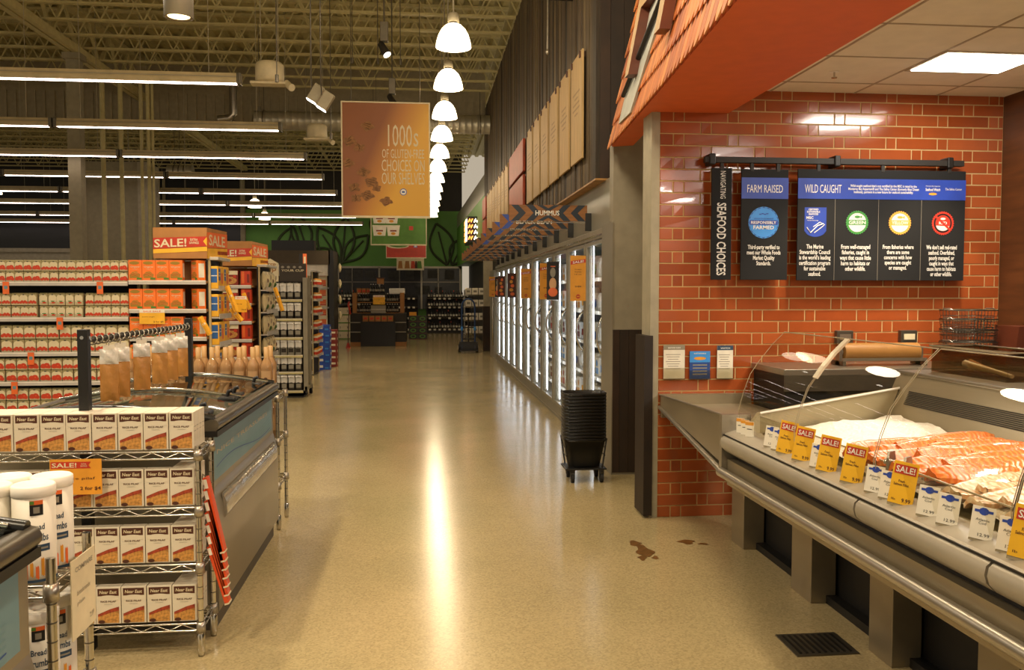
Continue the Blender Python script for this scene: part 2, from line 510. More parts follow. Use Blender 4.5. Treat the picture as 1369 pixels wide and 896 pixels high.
o = b.build('window_reflection_panel'); tag(o, kind='structure')
# side wall beyond the wood cladding, painted green; glare on its upper part is coloured in as grey
b = MB(); mat('satin_grey', '8b8778', 0.32, var=.1, scale=2)
b.prism([(1.67, 23.3), (1.42, 35.5), (2.2, 35.5), (2.2, 23.3)], 'z', 2.65, 4.2, 'green_wall'); b.prism([(1.67, 23.3), (1.42, 35.5), (2.2, 35.5), (2.2, 23.3)], 'z', 4.2, 4.75, 'satin_grey')
struct('wall_right_far', b)
b = MB(); b.box(1.9, 2.1, 19.7, 35.5, 0, 2.65, 'dark'); struct('wall_right_alcove', b)

# wood clad bulkhead: loose vertical planks
mat_island('planks', ['1d160e', '46361f', '5c4a2f', '2b2114', '75623f', '3a2c1a'], 0.65, 0.5, (6, 6, .5), bump=.25)
b = MB(); y = 8.2; k = 0
while y < 23.3:
    w = RND.choice((.075, .1, .12, .14)); off = RND.uniform(0, .018)
    b.box(1.673 - off, 1.70, y, min(y + w - .004, 23.3), 2.65, 6.4, 'planks'); y += w
struct('wall_right_wood', b)
mat_island('planks_dark', ['1a120b', '2b1c10', '34200f', '20160d'], 0.55, 0.4, (1, 6, .7))
b = MB(); x = 1.70
b.box(1.70, 2.4, 8.22, 23.3, 2.66, 6.4, 'dark')
while x < 2.4:
    w = RND.choice((.1, .13)); b.box(x, x + w - .003, 8.2 - RND.uniform(0, .008), 8.22, 2.65, 6.4, 'planks_dark'); x += w
struct('wall_right_wood_end', b)
mat('trim_wood', 'a5793f', 0.5, var=.2, scale=8)
b = MB(); b.box(1.655, 2.4, 8.19, 23.3, 2.635, 2.652, 'trim_wood'); struct('trim_1', b)
b = MB(); b.box(1.76, 1.82, 7.7, 20.2, 2.15, 2.64, 'satin_grey'); b.box(1.76, 2.4, 7.62, 7.7, 2.15, 2.64, 'satin_grey'); struct('wall_right_header', b)

# painted pillar with dark wainscot next to the freezers
b = MB(); b.box(1.60, 2.6, 7.16, 7.30, 0, 2.9, 'grey_paint')
for x0, x1 in ((1.60, 1.66), (1.66, 1.74), (1.74, 1.83), (1.83, 1.95)): b.box(x0, x1 - .002, 7.148, 7.16, .02, 1.24, 'planks_dark')
b.box(1.592, 1.60, 7.15, 7.58, 0, 2.15, 'steel_panel'); struct('pillar_right', b)

# brick wall of glazed tiles in long-short courses
mat_island('glazed_tile', ['93451f', 'a04e26', 'ab572c', '9a4a22', 'a45229'], 0.16, 0.1, (1, 1, 1), 0.4, 0.02)
mat('grout', 'c2a26c', 0.8)
XW0, XW1, YW = 1.60, 4.08, 5.746
b = MB(); b.box(XW0, XW1 + .1, YW - .002, YW + .22, 0, 3.0, 'grout'); cz = .0797; g = .0055
for k in range(38):
    z0 = k * cz + g / 2; z1 = (k + 1) * cz - g / 2
    xs = XW0 + (.096 if k % 2 == 0 else .2855) - .379
    while xs < XW1:
        for a, c in ((xs, xs + .0745), (xs + .0745, xs + .379)):
            a2 = max(XW0 + .004, a + g / 2); c2 = min(XW1 - .002, c - g / 2)
            if c2 - a2 > .01:
                v = [(a2, YW, z0), (c2, YW, z0), (c2, YW, z1), (a2, YW, z1)]
                q = [(a2 + .003, YW - .006, z0 + .003), (c2 - .003, YW - .006, z0 + .003), (c2 - .003, YW - .006, z1 - .003), (a2 + .003, YW - .006, z1 - .003)]
                t = [RND.uniform(-.0008, .0008) for _ in range(4)]
                q = [(p[0], p[1] + t[i], p[2]) for i, p in enumerate(q)]
                b.add(v + q, [(4, 5, 6, 7), (0, 1, 5, 4), (1, 2, 6, 5), (2, 3, 7, 6), (3, 0, 4, 7)], 'glazed_tile')
        xs += .379
struct('wall_right_tile', b)
b = MB(); b.box(1.545, 1.602, 5.74, 5.965, 1.26, 2.772, 'beige_paint'); b.box(1.545, 1.602, 5.74, 5.965, 0, 1.26, 'beige_paint'); b.box(1.5, 1.56, 5.72, 5.965, .02, 1.26, 'planks_dark'); struct('trim_2', b)
mat('side_wall', '5a3418', 0.45, var=.25, scale=3, stretch=(1, 1, 8))
b = MB(); b.box(4.08, 4.25, -2, 5.9, 0, 3.0, 'side_wall'); struct('wall_right_service', b)

# tiled ceiling over the seafood department
mat('ceiling_tile', 'e6dcc8', 0.85, var=.04); mat('tile_grid', 'a8977a', .5)
b = MB(); b.box(2.06, 4.3, -2, 5.746, 2.93, 2.98, 'ceiling_tile')
y = 5.47
while y > -2: b.box(2.06, 4.3, y - .008, y + .008, 2.927, 2.93, 'tile_grid'); y -= .61
for x in (2.37, 2.97, 3.575): b.box(x - .008, x + .008, -2, 5.746, 2.927, 2.93, 'tile_grid')
struct('ceiling_tiles', b)
mat('panel_light', 'fff4e2', .4, emit=9.0, var=0)
for k, (lx, ly) in enumerate(((3.0, 4.72), (3.0, 2.28), (3.0, -.16))):
    if k == 0:
        root = thing('ceiling_light', 'bright recessed panel light in the tiled ceiling above the seafood counter', 'light', (lx, ly, 2.93))
        b = MB(); b.box(-.02, .6, -.03, .41, -.006, .001, 'tile_grid'); b.build('frame', root)
        b = MB(); b.box(.0, .575, -.005, .375, -.012, -.006, 'panel_light', .0025); b.build('diffuser', root)
b = MB(); b.cyl((2.56, 5.2, 2.895), (2.56, 5.2, 2.93), .006, 'chrome', n=8); b.cyl((2.56, 5.2, 2.89), (2.56, 5.2, 2.895), .018, 'chrome', n=10); b.cyl((2.56, 5.2, 2.926), (2.56, 5.2, 2.93), .03, 'white', n=12)
tag(b.build('fire_sprinkler'), 'small sprinkler head in the tiled ceiling left of the panel light', 'sprinkler')

# orange soffit with the shingled sloping face
mat('soffit_orange', 'd4642f', 0.6, var=.05)
b = MB(); Lx = lambda y: 1.577 - .0735 * (7.12 - y)
foot = [(Lx(7.13), 7.13), (Lx(-2), -2), (2.075, -2), (2.075, 5.74), (1.66, 5.97), (1.74, 7.05)]
b.prism(foot, 'z', 2.772, 2.798, 'soffit_orange')
sl = .19                                            # lean of the face per metre of height
def face(y, z, off=0.0): return (Lx(y) + sl * (z - 2.772) - off, y, z)
vs = [face(7.13, 2.79), face(-2, 2.79), face(-2, 4.6), face(7.13, 4.6), (2.07, 5.7, 2.79), (2.07, -2, 2.79), (2.07, -2, 4.6), (2.07, 5.7, 4.6)]
b.add(vs, [(0, 1, 2, 3), (7, 6, 5, 4), (0, 3, 7, 4), (1, 5, 6, 2), (3, 2, 6, 7)], 'soffit_orange')
struct('soffit_trim', b)
mat_island('shingle', ['b8601f', 'cf7a33', 'a95520', 'd98b45', 'be6a2c', '9a4a1c'], .6, .25, (1, 4, 1))
b = MB(); rows = 9; z = 2.75; r_ = 0
while z < 4.5:
    y = -1.5 + (r_ % 2) * .05
    while y < 7.1:
        w = .1; pts = []
        for u, v in ((0, .24), (0, .05), (.25, .012), (.5, 0), (.75, .012), (1, .05), (1, .24)):
            p = face(y + u * (w - .006), z + v, .012 + .02 * (1 - v / .24)); pts.append(p)
        q = [(p[0] + .008, p[1], p[2]) for p in pts]; n = len(pts)
        b.add(pts + q, [tuple(range(n)), tuple(range(n, 2 * n))[::-1]] + [(i, n + i, n + (i + 1) % n, (i + 1) % n) for i in range(n)], 'shingle')
        y += w
    z += .19; r_ += 1
struct('soffit_trim_shingles', b)
# ------------------------------------------------------------------ pendants
mat('shade_glow', 'fff3dc', .4, emit=5.5, var=0, ecol='ffe6bc')
mat('shade_rim', 'fff0d6', .4, emit=3.5, var=0, ecol='ffe2b4')
def pendant():
    root = thing('pendant_light', 'x', 'light', (0, 0, 4.4))
    b = MB()
    b.lathe([(.205, 0), (.205, .012), (.198, .06), (.175, .14), (.140, .205), (.095, .25), (.06, .268), (.058, .262), (.092, .243), (.135, .198), (.168, .138), (.19, .06), (.197, .012), (.205, 0)], 'shade_glow', n=28)
    b.build('lamp_shade', root)
    b = MB(); b.lathe([(.0, .245), (.045, .25), (.055, .275), (.05, .29), (.0, .292)], 'steel_dark', n=16); b.build('socket', root)
    b = MB(); b.lathe([(.0, .285), (.066, .29), (.066, .37), (.05, .395), (.0, .395)], 'beige_paint', n=18); b.build('ballast_housing', root)
    b = MB(); b.cyl((0, 0, .39), (0, 0, 2.7), .011, 'beige_paint', n=8); b.build('stem', root)
    return root
PD = Kind(pendant())
for i in range(12):
    PD.put((.371, 10.16 + 2.03 * i, 4.4), 'glowing white dome pendant, %s in the row running down the aisle' % nth(i), 'pendants in a row down the aisle')
for x, y, l in ((-5.25, 28, 'nearer of the two glowing pendants just left of the gluten-free banner'), (-5.75, 32.5, 'farther of the two glowing pendants just left of the gluten-free banner'), (-8.05, 24.9, 'glowing pendant hanging in front of the pale pier'), (-11.6, 24.9, 'glowing pendant at far left among the strip lights')):
    PD.put((x, y, 4.25), l, 'pendants among the strip lights')

# ------------------------------------------------------------------ strip lights
mat('strip_glow', 'fff0f0', .4, emit=8.0, var=0, ecol='ffeae0')
mat('strip_body', 'c4b48c', .45)
def strip():
    root = thing('strip_light', 'x', 'light', (0, 0, 4.2)); L = 3.44
    b = MB()
    b.prism([(-.055, .0), (.055, .0), (.06, .05), (.04, .125), (-.04, .125), (-.06, .05)], 'x', -L, 0, 'strip_body'); b.box(-L, 0, -.062, -.057, .07, .085, 'beige_paint'); b.build('housing', root)
    b = MB(); b.prism([(-.03, 0.0), (-.026, -.012), (.026, -.012), (.03, 0.0)], 'x', -L + .01, -.01, 'strip_glow'); b.build('diffuser', root)
    for x in (0, -L - .05):
        b = MB(); b.box(x, x + .05, -.066, .066, -.02, .13, 'steel_dark', .008); b.build('end_cap', root)
    for x in (-.35, -L + .35):
        b = MB(); b.cyl((x, 0, .125), (x, 0, 2.95), .005, 'beige_paint', n=5); b.build('hanging_cable', root)
    return root
ST = Kind(strip())
for r, y in enumerate((11.34, 14.5, 17.52, 20.56, 23.7, 26.8, 30.8, 34.0)):
    for s_ in range((1, 2, 2, 3, 3, 4, 4, 5)[r]):
        z = 4.2
        ST.put((-2.32 - s_ * 3.56, y, z), 'long hanging strip light, %s from the aisle in the %s row from the front' % (nth(s_), nth(r)), 'rows of hanging strip lights')

# ------------------------------------------------------------------ small ceiling fixtures
root = thing('cylinder_downlight', 'grey cylinder downlight at the top of the picture with a warm lit lens', 'light', (-2.0, 7.5, 3.83))
b = MB(); b.lathe([(.0, .02), (.09, .02), (.105, .0), (.117, .004), (.117, .45), (.10, .47), (0, .47)], 'steel_panel', n=26); b.build('housing', root)
mat('warm_lens', 'ffe0a0', .4, emit=4, var=0); b = MB(); b.cyl((0, 0, .012), (0, 0, .02), .088, 'warm_lens', n=22); b.build('lens', root)
b = MB(); b.ell((-.16, -.05, .24), .055, .055, .055, 'black_gloss', 14, 10); b.tube([(-.16, -.05, .28), (-.16, -.02, .45), (-.05, 0, .46)], .014, 'steel_dark'); b.build('swivel_ball', root)
b = MB(); b.cyl((0, 0, .46), (0, 0, 3.3), .012, 'steel_dark', n=8); b.build('stem', root)
def drum(loc, s, label):
    root = thing('ceiling_unit', label, 'ceiling unit', loc)
    b = MB(); b.lathe([(0, 0), (.17 * s, 0), (.20 * s, .02), (.20 * s, .22), (.17 * s, .26), (0, .26)], 'cream', n=24); b.build('drum_housing', root)
    b = MB(); b.box(-.26 * s, .28 * s, -.1, .1, -.035, .0, 'cream', .008); b.build('bracket', root)
    b = MB(); b.tube([(.24 * s, -.05, .0), (.29 * s, -.12, -.07), (.33 * s, -.17, -.10)], [.035, .045, .05], 'cream', 10); b.build('side_lamp', root)
    b = MB()
    for x in (-.12, .12): b.cyl((x * s, 0, .25), (x * s, 0, 2.6), .006, 'beige_paint', n=5)
    b.build('hanging_cable', root)
drum((-2.03, 12, 4.38), .95, 'white drum-shaped unit hung between the joists above the front strip light')
drum((-2.0, 17, 4.52), .95, 'smaller-looking white drum unit hung left of the gluten-free banner')
mat('flood_face', 'fff4e0', .4, emit=6, var=0)
def flood(loc, label, tilt, s=1.0):
    root = thing('spotlight', label, 'light', loc); root.scale = (s, s, s)
    u = (math.cos(tilt), 0, math.sin(tilt)); n = (math.sin(tilt), 0, -math.cos(tilt))
    b = MB(); M = Matrix(((u[0], 0, -n[0], 0), (0, 1, 0, 0), (u[2], 0, -n[2], 0), (0, 0, 0, 1))); b.M = M
    b.box(-.09, .09, -.08, .08, 0, .30, 'beige_paint', .012); b.build('housing', root)
    b = MB(); b.M = M; b.box(-.085, .085, -.075, .075, -.012, .0, 'flood_face'); b.build('lens', root)
    b = MB(); b.tube([(0, .09, .12), (0, .1, .32), (0, 0, .42), (0, 0, 2.6)], .012, 'steel_dark', 6); b.build('yoke', root)
flood((-1.36, 11, 3.93), 'upper of a pair of square floodlights hanging left of the gluten-free banner', -.55, .72)
flood((-1.22, 10.8, 3.80), 'lower of a pair of square floodlights hanging left of the gluten-free banner', -.55, .72)
def spot(loc, label):
    root = thing('spotlight', label, 'light', loc)
    d = Vector((.45, -.3, -.8)).normalized()
    b = MB(); p = Vector((0, 0, 0)); b.tube([p - d * .12, p - d * .10, p + d * .06, p + d * .075], [.02, .04, .055, .055], 'dark', 14); b.build('housing', root)
    b = MB(); b.cyl(p + d * .073, p + d * .08, .048, 'flood_face', n=14); b.build('lens', root)
    b = MB(); b.box(-.05, .05, -.05, .05, .10, .34, 'steel_dark', .006); b.cyl((0, 0, .34), (0, 0, 2.4), .012, 'steel_dark', n=6); b.build('mount', root)
spot((-.46, 11, 4.58), 'small dark track spotlight above the gluten-free banner')
spot((-.45, 13.5, 4.5), 'second small dark track spotlight just above the banner top')
spot((-.46, 9.5, 4.82), 'topmost small dark spotlight cut by the top edge of the picture')
for k, (x, y) in enumerate(((-1.55, 9.6), (-1.33, 13), (-.98, 12.6), (-.62, 12.6), (-.30, 12.6), (-2.9, 16))):
    b = MB(); b.cyl((x, y, 3.9 if k < 2 else 4.9), (x, y, 6.4), .007, 'steel_dark', n=5); b.cyl((x, y, (3.9 if k < 2 else 4.9) - .08), (x, y, 3.9 if k < 2 else 4.9), .02, 'steel_dark', n=8)
    tag(b.build('hanging_cable'), 'thin dark suspension cable, %s of those dropping from the joists around the banner' % nth(k), 'cable', 'suspension cables around the banner')
b = MB(); b.tube([(1.68, 9.5, 4.80), (1.15, 9.5, 4.80), (1.06, 9.5, 4.84), (1.03, 9.5, 4.92), (1.03, 9.5, 5.2), (1.68, 9.5, 5.2)], .045, 'black', 12); b.cyl((1.38, 9.5, 4.2), (1.38, 9.5, 4.78), .012, 'steel', n=8); b.ell((1.38, 9.5, 4.2), .02, .02, .035, 'steel')
tag(b.build('wall_bracket'), 'black tubular bracket projecting from the wood wall at the top of the picture', 'bracket')

# ------------------------------------------------------------------ banners over the aisle
def mat_banner():
    m = bpy.data.materials.new('banner_print'); m.use_nodes = True; nt = m.node_tree; b = nt.nodes['Principled BSDF']
    tc = nt.nodes.new('ShaderNodeTexCoord'); sx = nt.nodes.new('ShaderNodeSeparateXYZ'); nt.links.new(tc.outputs['Generated'], sx.inputs[0])
    ma = nt.nodes.new('ShaderNodeMath'); ma.operation = 'MULTIPLY_ADD'; ma.inputs[1].default_value = .55; nt.links.new(sx.outputs['Z'], ma.inputs[0])
    mb_ = nt.nodes.new('ShaderNodeMath'); mb_.operation = 'SUBTRACT'; nt.links.new(sx.outputs['X'], mb_.inputs[0]); nt.links.new(ma.outputs[0], mb_.inputs[1])
    n = nt.nodes.new('ShaderNodeTexNoise'); n.inputs['Scale'].default_value = 3; nt.links.new(tc.outputs['Generated'], n.inputs['Vector'])
    ma.inputs[2].default_value = 0.0
    r = nt.nodes.new('ShaderNodeValToRGB'); e = r.color_ramp.elements
    e[0].position = 0.0; e[0].color = lin('8a4f22'); e[1].position = .5; e[1].color = lin('dca630'); k = e.new(.2); k.color = lin('b8782c')
    nt.links.new(mb_.outputs[0], r.inputs['Fac']); nt.links.new(r.outputs['Color'], b.inputs['Base Color']); b.inputs['Roughness'].default_value = .5
    MATS['banner_print'] = m
mat_banner()
def banner_base(loc, w, h, label, pm, edge='cream'):
    root = thing('hanging_banner', label, 'banner', loc)
    b = MB(); b.box(-w / 2, w / 2, -.004, .004, 0, h, pm); p = b.build('printed_panel', root)
    b = MB(); t = .018
    b.box(-w / 2 - t, w / 2 + t, -.014, .014, h, h + t, edge); b.box(-w / 2 - t, w / 2 + t, -.014, .014, -t * 1.6, 0, edge)
    b.box(-w / 2 - t, -w / 2, -.012, .012, 0, h, edge); b.box(w / 2, w / 2 + t, -.012, .012, 0, h, edge); b.build('frame', root)
    for x in (-w / 2 + .12, w / 2 - .12):
        b = MB(); b.cyl((x, 0, h + t), (x, 0, 6.45 - loc[2]), .005, 'steel_dark', n=5); b.build('hanging_cable', root)
    return root, p
rt_, pn = banner_base((-.49, 12, 2.61), 1.17, 1.53, 'large orange and gold hanging banner about gluten-free choices', 'banner_print')
b = MB(); W, H = 1.17, 1.53
def bt(t, u, v, w, h, bold=False): b.text(t, ((u - .5) * W, -.006, (1 - v) * H), X_, Z_, w * W, h * H, 'cream', bold)
bt('1000', .665, .285, .28, .195); bt('s', .85, .32, .055, .12)
bt('OF GLUTEN-FREE', .70, .445, .49, .08); bt('CHOICES ON', .70, .55, .50, .105); bt('OUR SHELVES', .70, .665, .50, .105)
b.build('lettering', pn)
b = MB(); mat('cracker', '8a5f36', .7, var=.3, scale=25); mat('cracker_line', '4e3218', .7)
for u, v, s_ in ((.29, .205, .085), (.08, .34, .09), (.19, .395, .075), (.06, .535, .085), (.24, .615, .085), (.33, .70, .09), (.39, .755, .06), (.13, .75, .08), (.28, .82, .09), (.15, .845, .07), (.50, .87, .08)):
    c = ((u - .5) * W, -.0055 - .0004 * u, (1 - v) * H)
    pts = []
    for i in range(26):
        t = 2 * PI * i / 26; r_ = s_ * W * (.85 + .16 * math.sin(4 * t + u * 30) + .06 * math.sin(9 * t + v * 20))
        pts.append((max(-W / 2, c[0] + r_ * math.cos(t)), c[1], c[2] + r_ * .72 * math.sin(t)))
    b.poly(pts, 'cracker')
    for q in (-.35, .1, .45):
        a = u * 9 + q; b.tube([(c[0] - s_ * .5 * math.cos(a) if c[0] - s_ * .5 * math.cos(a) > -W / 2 else -W / 2, c[1] - .001, c[2] + q * s_ - .02), (c[0] + s_ * .5 * math.cos(a), c[1] - .001, c[2] + q * s_ + .02 * math.sin(a))], .003, 'cracker_line', 4)
b.build('cracker_print', pn)
b = MB(); c = ((.70 - .5) * W, -.006, (1 - .785) * H); b.disc(c, X_, Z_, .048, .048, 'blue'); b.disc((c[0], -.0065, c[2]), X_, Z_, .038, .038, 'text_white'); b.rect((c[0], -.007, c[2]), X_, Z_, .04, .026, 'blue'); b.build('round_badge', pn)
# green banner with tubs, red banner with a dish, tan banner with jars
rt_, pn = banner_base((-.515, 19.2, 2.63), 1.19, 1.5, 'green hanging banner showing white tubs, half hidden below the gluten-free banner', 'green')
b = MB()
for x, z, w in ((-.42, .18, .30), (-.12, .18, .28), (-.42, .45, .30), (-.16, .45, .30)):
    q = [(x - w * .42, -.006, z), (x + w * .42, -.006, z), (x + w * .5, -.006, z + .2), (x - w * .5, -.006, z + .2)]; b.poly(q, 'white'); b.rect((x, -.0065, z + .215), X_, Z_, w * 1.04, .035, 'paper'); b.rect((x, -.007, z + .11), X_, Z_, w * .5, .03, 'red_dark'); b.disc((x, -.0072, z + .05), X_, Z_, .05, .03, 'gold')
b.rect((.27, -.006, .35), X_, Z_, .09, .09, 'red'); b.build('tub_print', pn)
rt_, pn = banner_base((-.49, 26.5, 2.64), 1.19, 1.45, 'orange-red hanging banner behind and below the green banner', 'red')
b = MB(); b.disc((-.25, -.006, .34), X_, Z_, .33, .07, 'cream'); b.disc((-.22, -.007, .37), X_, Z_, .28, .07, 'green'); b.rect((.28, -.006, .34), X_, Z_, .1, .08, 'sky_blue'); b.disc((.28, -.0065, .34), X_, Z_, .03, .03, 'white'); b.build('dish_print', pn)
rt_, pn = banner_base((-.46, 33.1, 2.47), 1.0, 1.0, 'small tan hanging banner with jars, lowest and farthest over the aisle', 'cream')
b = MB()
for x, w, m in ((-.38, .18, 'kraft'), (-.12, .2, 'wood_box'), (.1, .18, 'tomato'), (.34, .2, 'green'), (.22, .1, 'brown')): b.poly([(x - w / 2, -.006, .02), (x + w / 2, -.006, .02), (x + w * .35, -.006, .3), (x - w * .35, -.006, .3)], m)
b.build('jar_print', pn)
b = MB(); b.box(-.52, .52, -.02, .02, -.045, -.03, 'white'); b.build('bottom_rail', rt_)
# ------------------------------------------------------------------ upright freezers along the right of the aisle
FX, FY0, FP, FN = 1.673, 7.62, 1.08, 11
mat('frame_metal', 'a39c8a', .35, .5)
mat('cold_led', 'f4f6ff', .4, emit=7, var=0, ecol='eef2ff')
mat('cold_white', 'c0c2c2', .35)
glass('door_glass', 'f2f6f4', 1.4, refl=.5)
mat('shelf_wire', 'b9bcbc', .3, .6); mat('cold_grey', '6d7072', .5)
def freezer(k):
    y0 = FY0 + k * FP; y1 = y0 + FP
    where = 'nearest the brick wall' if k == 0 else 'farthest down the aisle' if k == FN - 1 else '%s from the near end' % nth(k)
    root = thing('freezer_case', 'tall glass-door freezer bay, %s' % where, 'freezer', (FX, y0, 0), 0, 'glass-door freezers along the aisle')
    b = MB(); P = FP
    b.box(.70, .74, 0.0, P, 0, 2.15, 'cold_grey'); b.box(.0, .74, 0, .025, .14, 2.15, 'cold_white') if k == 0 else None
    b.box(.02, .74, 0, P, .12, .16, 'cold_white'); b.box(.02, .74, 0, P, 2.06, 2.15, 'cold_white'); b.build('cabinet', root)
    b = MB(); b.box(-.012, .03, 0, P, 0, .035, 'steel_panel'); b.box(-.004, .03, 0, P, .035, .15, 'steel_panel'); b.build('kick_plate', root)
    b = MB(); b.box(-.03, .02, 0, P, 2.06, 2.15, 'frame_metal', .006); b.box(-.036, -.03, 0.0, P, 2.085, 2.10, 'chrome'); b.build('top_rail', root)
    for q in (0, P - .036):
        b = MB(); b.box(-.015, .05, q, q + .036, .15, 2.06, 'frame_metal'); b.build('mullion', root)
    b = MB(); b.box(.055, .064, .05, .057, .2, 2.02, 'cold_led'); b.build('led_strip', root)
    b = MB(); b.box(.055, .063, P - .075, P - .063, .2, 2.02, 'cold_led'); b.build('led_strip', root)
    d = MB(); f = .035
    d.box(-.02, .012, .04, .04 + f, .16, 2.05, 'frame_metal'); d.box(-.02, .012, P - .04 - f, P - .04, .16, 2.05, 'frame_metal')
    d.box(-.02, .012, .04 + f, P - .04 - f, .16, .16 + f, 'frame_metal'); d.box(-.02, .012, .04 + f, P - .04 - f, 2.05 - f, 2.05, 'frame_metal')
    do = d.build('door', root)
    g = MB(); g.poly([(-.005, .04 + f, .16 + f), (-.005, .04 + f, 2.05 - f), (-.005, P - .04 - f, 2.05 - f), (-.005, P - .04 - f, .16 + f)], 'door_glass'); g.build('glass', do)
    h = MB(); cy = .13
    h.tube([(-.012 - .072 * math.sin(PI * i / 16) ** .7, cy, .955 + .40 * i / 16) for i in range(17)], .012, 'chrome', 10)
    for zz in (.955, 1.355): h.cyl((-.02, cy, zz), (-.008, cy, zz), .018, 'chrome', n=12)
    h.build('handle', do)
    for i, z in enumerate((.34, .68, 1.02, 1.36, 1.70)):
        s_ = MB(); s_.box(.11, .70, .02, P - .02, z - .012, z, 'shelf_wire'); s_.box(.105, .11, .02, P - .02, z - .03, z + .008, 'white'); s_.build('shelf', root)
for k in range(FN): freezer(k)
# frozen goods on the shelves
pack_cols = [('white', 'sky_blue'), ('white', 'green'), ('paper', 'red'), ('silver_bag', 'blue'), ('white', 'gold'), ('cold_white', 'dark'), ('silver_bag', 'red_dark'), ('white', 'black')]
packs = []
for i, (a, c) in enumerate(pack_cols):
    b = MB(); w = .19; h = .19 + .03 * (i % 3)
    if i % 2 == 0:
        b.box(.0, .20, -w / 2, w / 2, 0, h, a, .004); b.box(-.001, 0, -w * .4, w * .4, h * .1, h * .42, c); b.disc((-.0015, 0, h * .68), Y_, Z_, .05, .035, c); b.box(.02, .18, -w / 2 - .001, -w / 2, h * .2, h * .6, c)
        o = b.build('frozen_box'); cat = 'box'
    else:
        vs = []; n = 10
        for j in range(5):
            t = j / 4; rx = .03 + .05 * math.sin(PI * min(.95, t * .9 + .1)); ry = w / 2 * (1 - .12 * t)
            for q in range(n):
                s_ = 2 * PI * q / n; vs.append((.06 + rx * math.cos(s_), ry * math.sin(s_), h * t))
        fs = [(j * n + q, j * n + (q + 1) % n, (j + 1) * n + (q + 1) % n, (j + 1) * n + q) for j in range(4) for q in range(n)]
        b.add(vs, fs + [tuple(range(n))[::-1], tuple(range(4 * n, 5 * n))], a, True); b.rect((-.025, 0, h * .45), (0, -1, 0), Z_, w * .6, h * .45, c)
        o = b.build('frozen_bag'); cat = 'bag'
    tag(o, 'x', cat); packs.append((Kind(o), a, c, cat, h))
TONE = {'sky_blue': 'pale blue', 'green': 'green', 'red': 'red', 'blue': 'blue', 'gold': 'gold', 'dark': 'dark grey', 'red_dark': 'deep red', 'black': 'black'}
for k in range(FN):
    for s_, z in enumerate((.16, .34, .68, 1.02, 1.36, 1.70)):
        m = 4 if k < 6 else 2
        for q in range(m):
            if s_ == 0: continue
            pk, a, c, cat, h = packs[RND.randrange(8)]
            y = FY0 + k * FP + .15 + (q + .5) * (FP - .3) / m
            pk.put((FX + .16, y, z), '%s, %s print, %s freezer bay, %s shelf up, %s from near side' % ('frozen ' + cat, TONE[c], nth(k), nth(s_ - 1), nth(q)), 'frozen goods behind the glass doors')
# flags and posters standing out from the doors
def flag(y, h, m, label, kind, w=.155, x1=1.655, z0=1.47):
    root = thing('sale_flag' if kind == 'sale' else 'poster_flag', label, 'sign', (x1, y, z0))
    b = MB(); b.box(-w, 0, -.003, .003, 0, h, m); p = b.build('card', root)
    b = MB(); b.cyl((-w, 0, h + .004), (.03, 0, h + .004), .004, 'chrome', n=6); b.build('holder_arm', root)
    b = MB(); Y = -.0045
    if kind == 'sale':
        b.poly([(-w + .004, Y, h * .80), (-.004, Y, h * .85), (-.004, Y, h * .93), (-w + .004, Y, h * .88)], 'red'); b.text('SALE!', (-w / 2, Y - .001, h * .865), (1, 0, .14), Z_, w * .72, h * .055, 'text_white', True)
        for i, t in enumerate(('Frozen', 'Entrees', '10 oz')): b.text(t, (-w / 2, Y, h * (.70 - .055 * i)), X_, Z_, w * .42, h * .03, 'brown')
        b.text('2/$6', (-w / 2, Y, h * .32), X_, Z_, w * .42, h * .04, 'brown', True); b.disc((-w / 2, Y, h * .10), X_, Z_, .022, .022, 'red'); b.rect((-w / 2, Y - .001, h * .10), X_, Z_, .03, .01, 'gold')
        b.build('lettering', p)
    elif kind == 'face':
        mat('skin_print', 'c99a6a', .6); b.ell((-w / 2, Y, h * .42), .045, .0012, .075, 'skin_print'); b.ell((-w / 2, Y, h * .72), .035, .0012, .06, 'grey_paint'); b.ell((-w / 2, Y - .002, h * .2), .06, .0012, .055, 'orange'); b.rect((-w / 2, Y, h * .12), X_, Z_, .04, .03, 'paper'); b.rect((-w / 2, Y, h * .88), X_, Z_, .06, .012, 'orange')
        b.build('picture_print', p); b = MB(); b.box(-w - .006, .006, -.006, .006, -.012, 0, 'chrome'); b.build('bottom_edge', root)
    else:
        for i in range(5): b.disc((-w / 2 + .01 * (-1) ** i, Y, h * (.15 + .17 * i)), X_, Z_, .04 - .004 * i, .03, 'gold' if i % 2 else 'orange')
        b.build('picture_print', p)
flag(8.66, .46, 'gold', 'yellow sale flag nearest the camera on the freezer doors', 'sale', .16)
flag(10.40, .46, 'dark', 'dark poster flag with a pale figure on the freezer doors', 'face', .15)
flag(10.95, .46, 'gold', 'yellow sale flag half hidden behind the dark poster flag', 'sale', .16)
flag(13.1, .45, 'gold', 'yellow sale flag just beyond the dark poster flag', 'sale', .16)
flag(15.25, .43, 'brown', 'brown poster flag, nearer of the two on the far freezer doors', 'pic', .15)
flag(17.3, .42, 'brown', 'brown poster flag, farther of the two on the far freezer doors', 'pic', .15)
flag(18.3, .42, 'dark', 'narrow dark flag before the last yellow flag', 'face', .12)
flag(19.4, .45, 'gold', 'last yellow sale flag at the far end of the freezers', 'sale', .16)
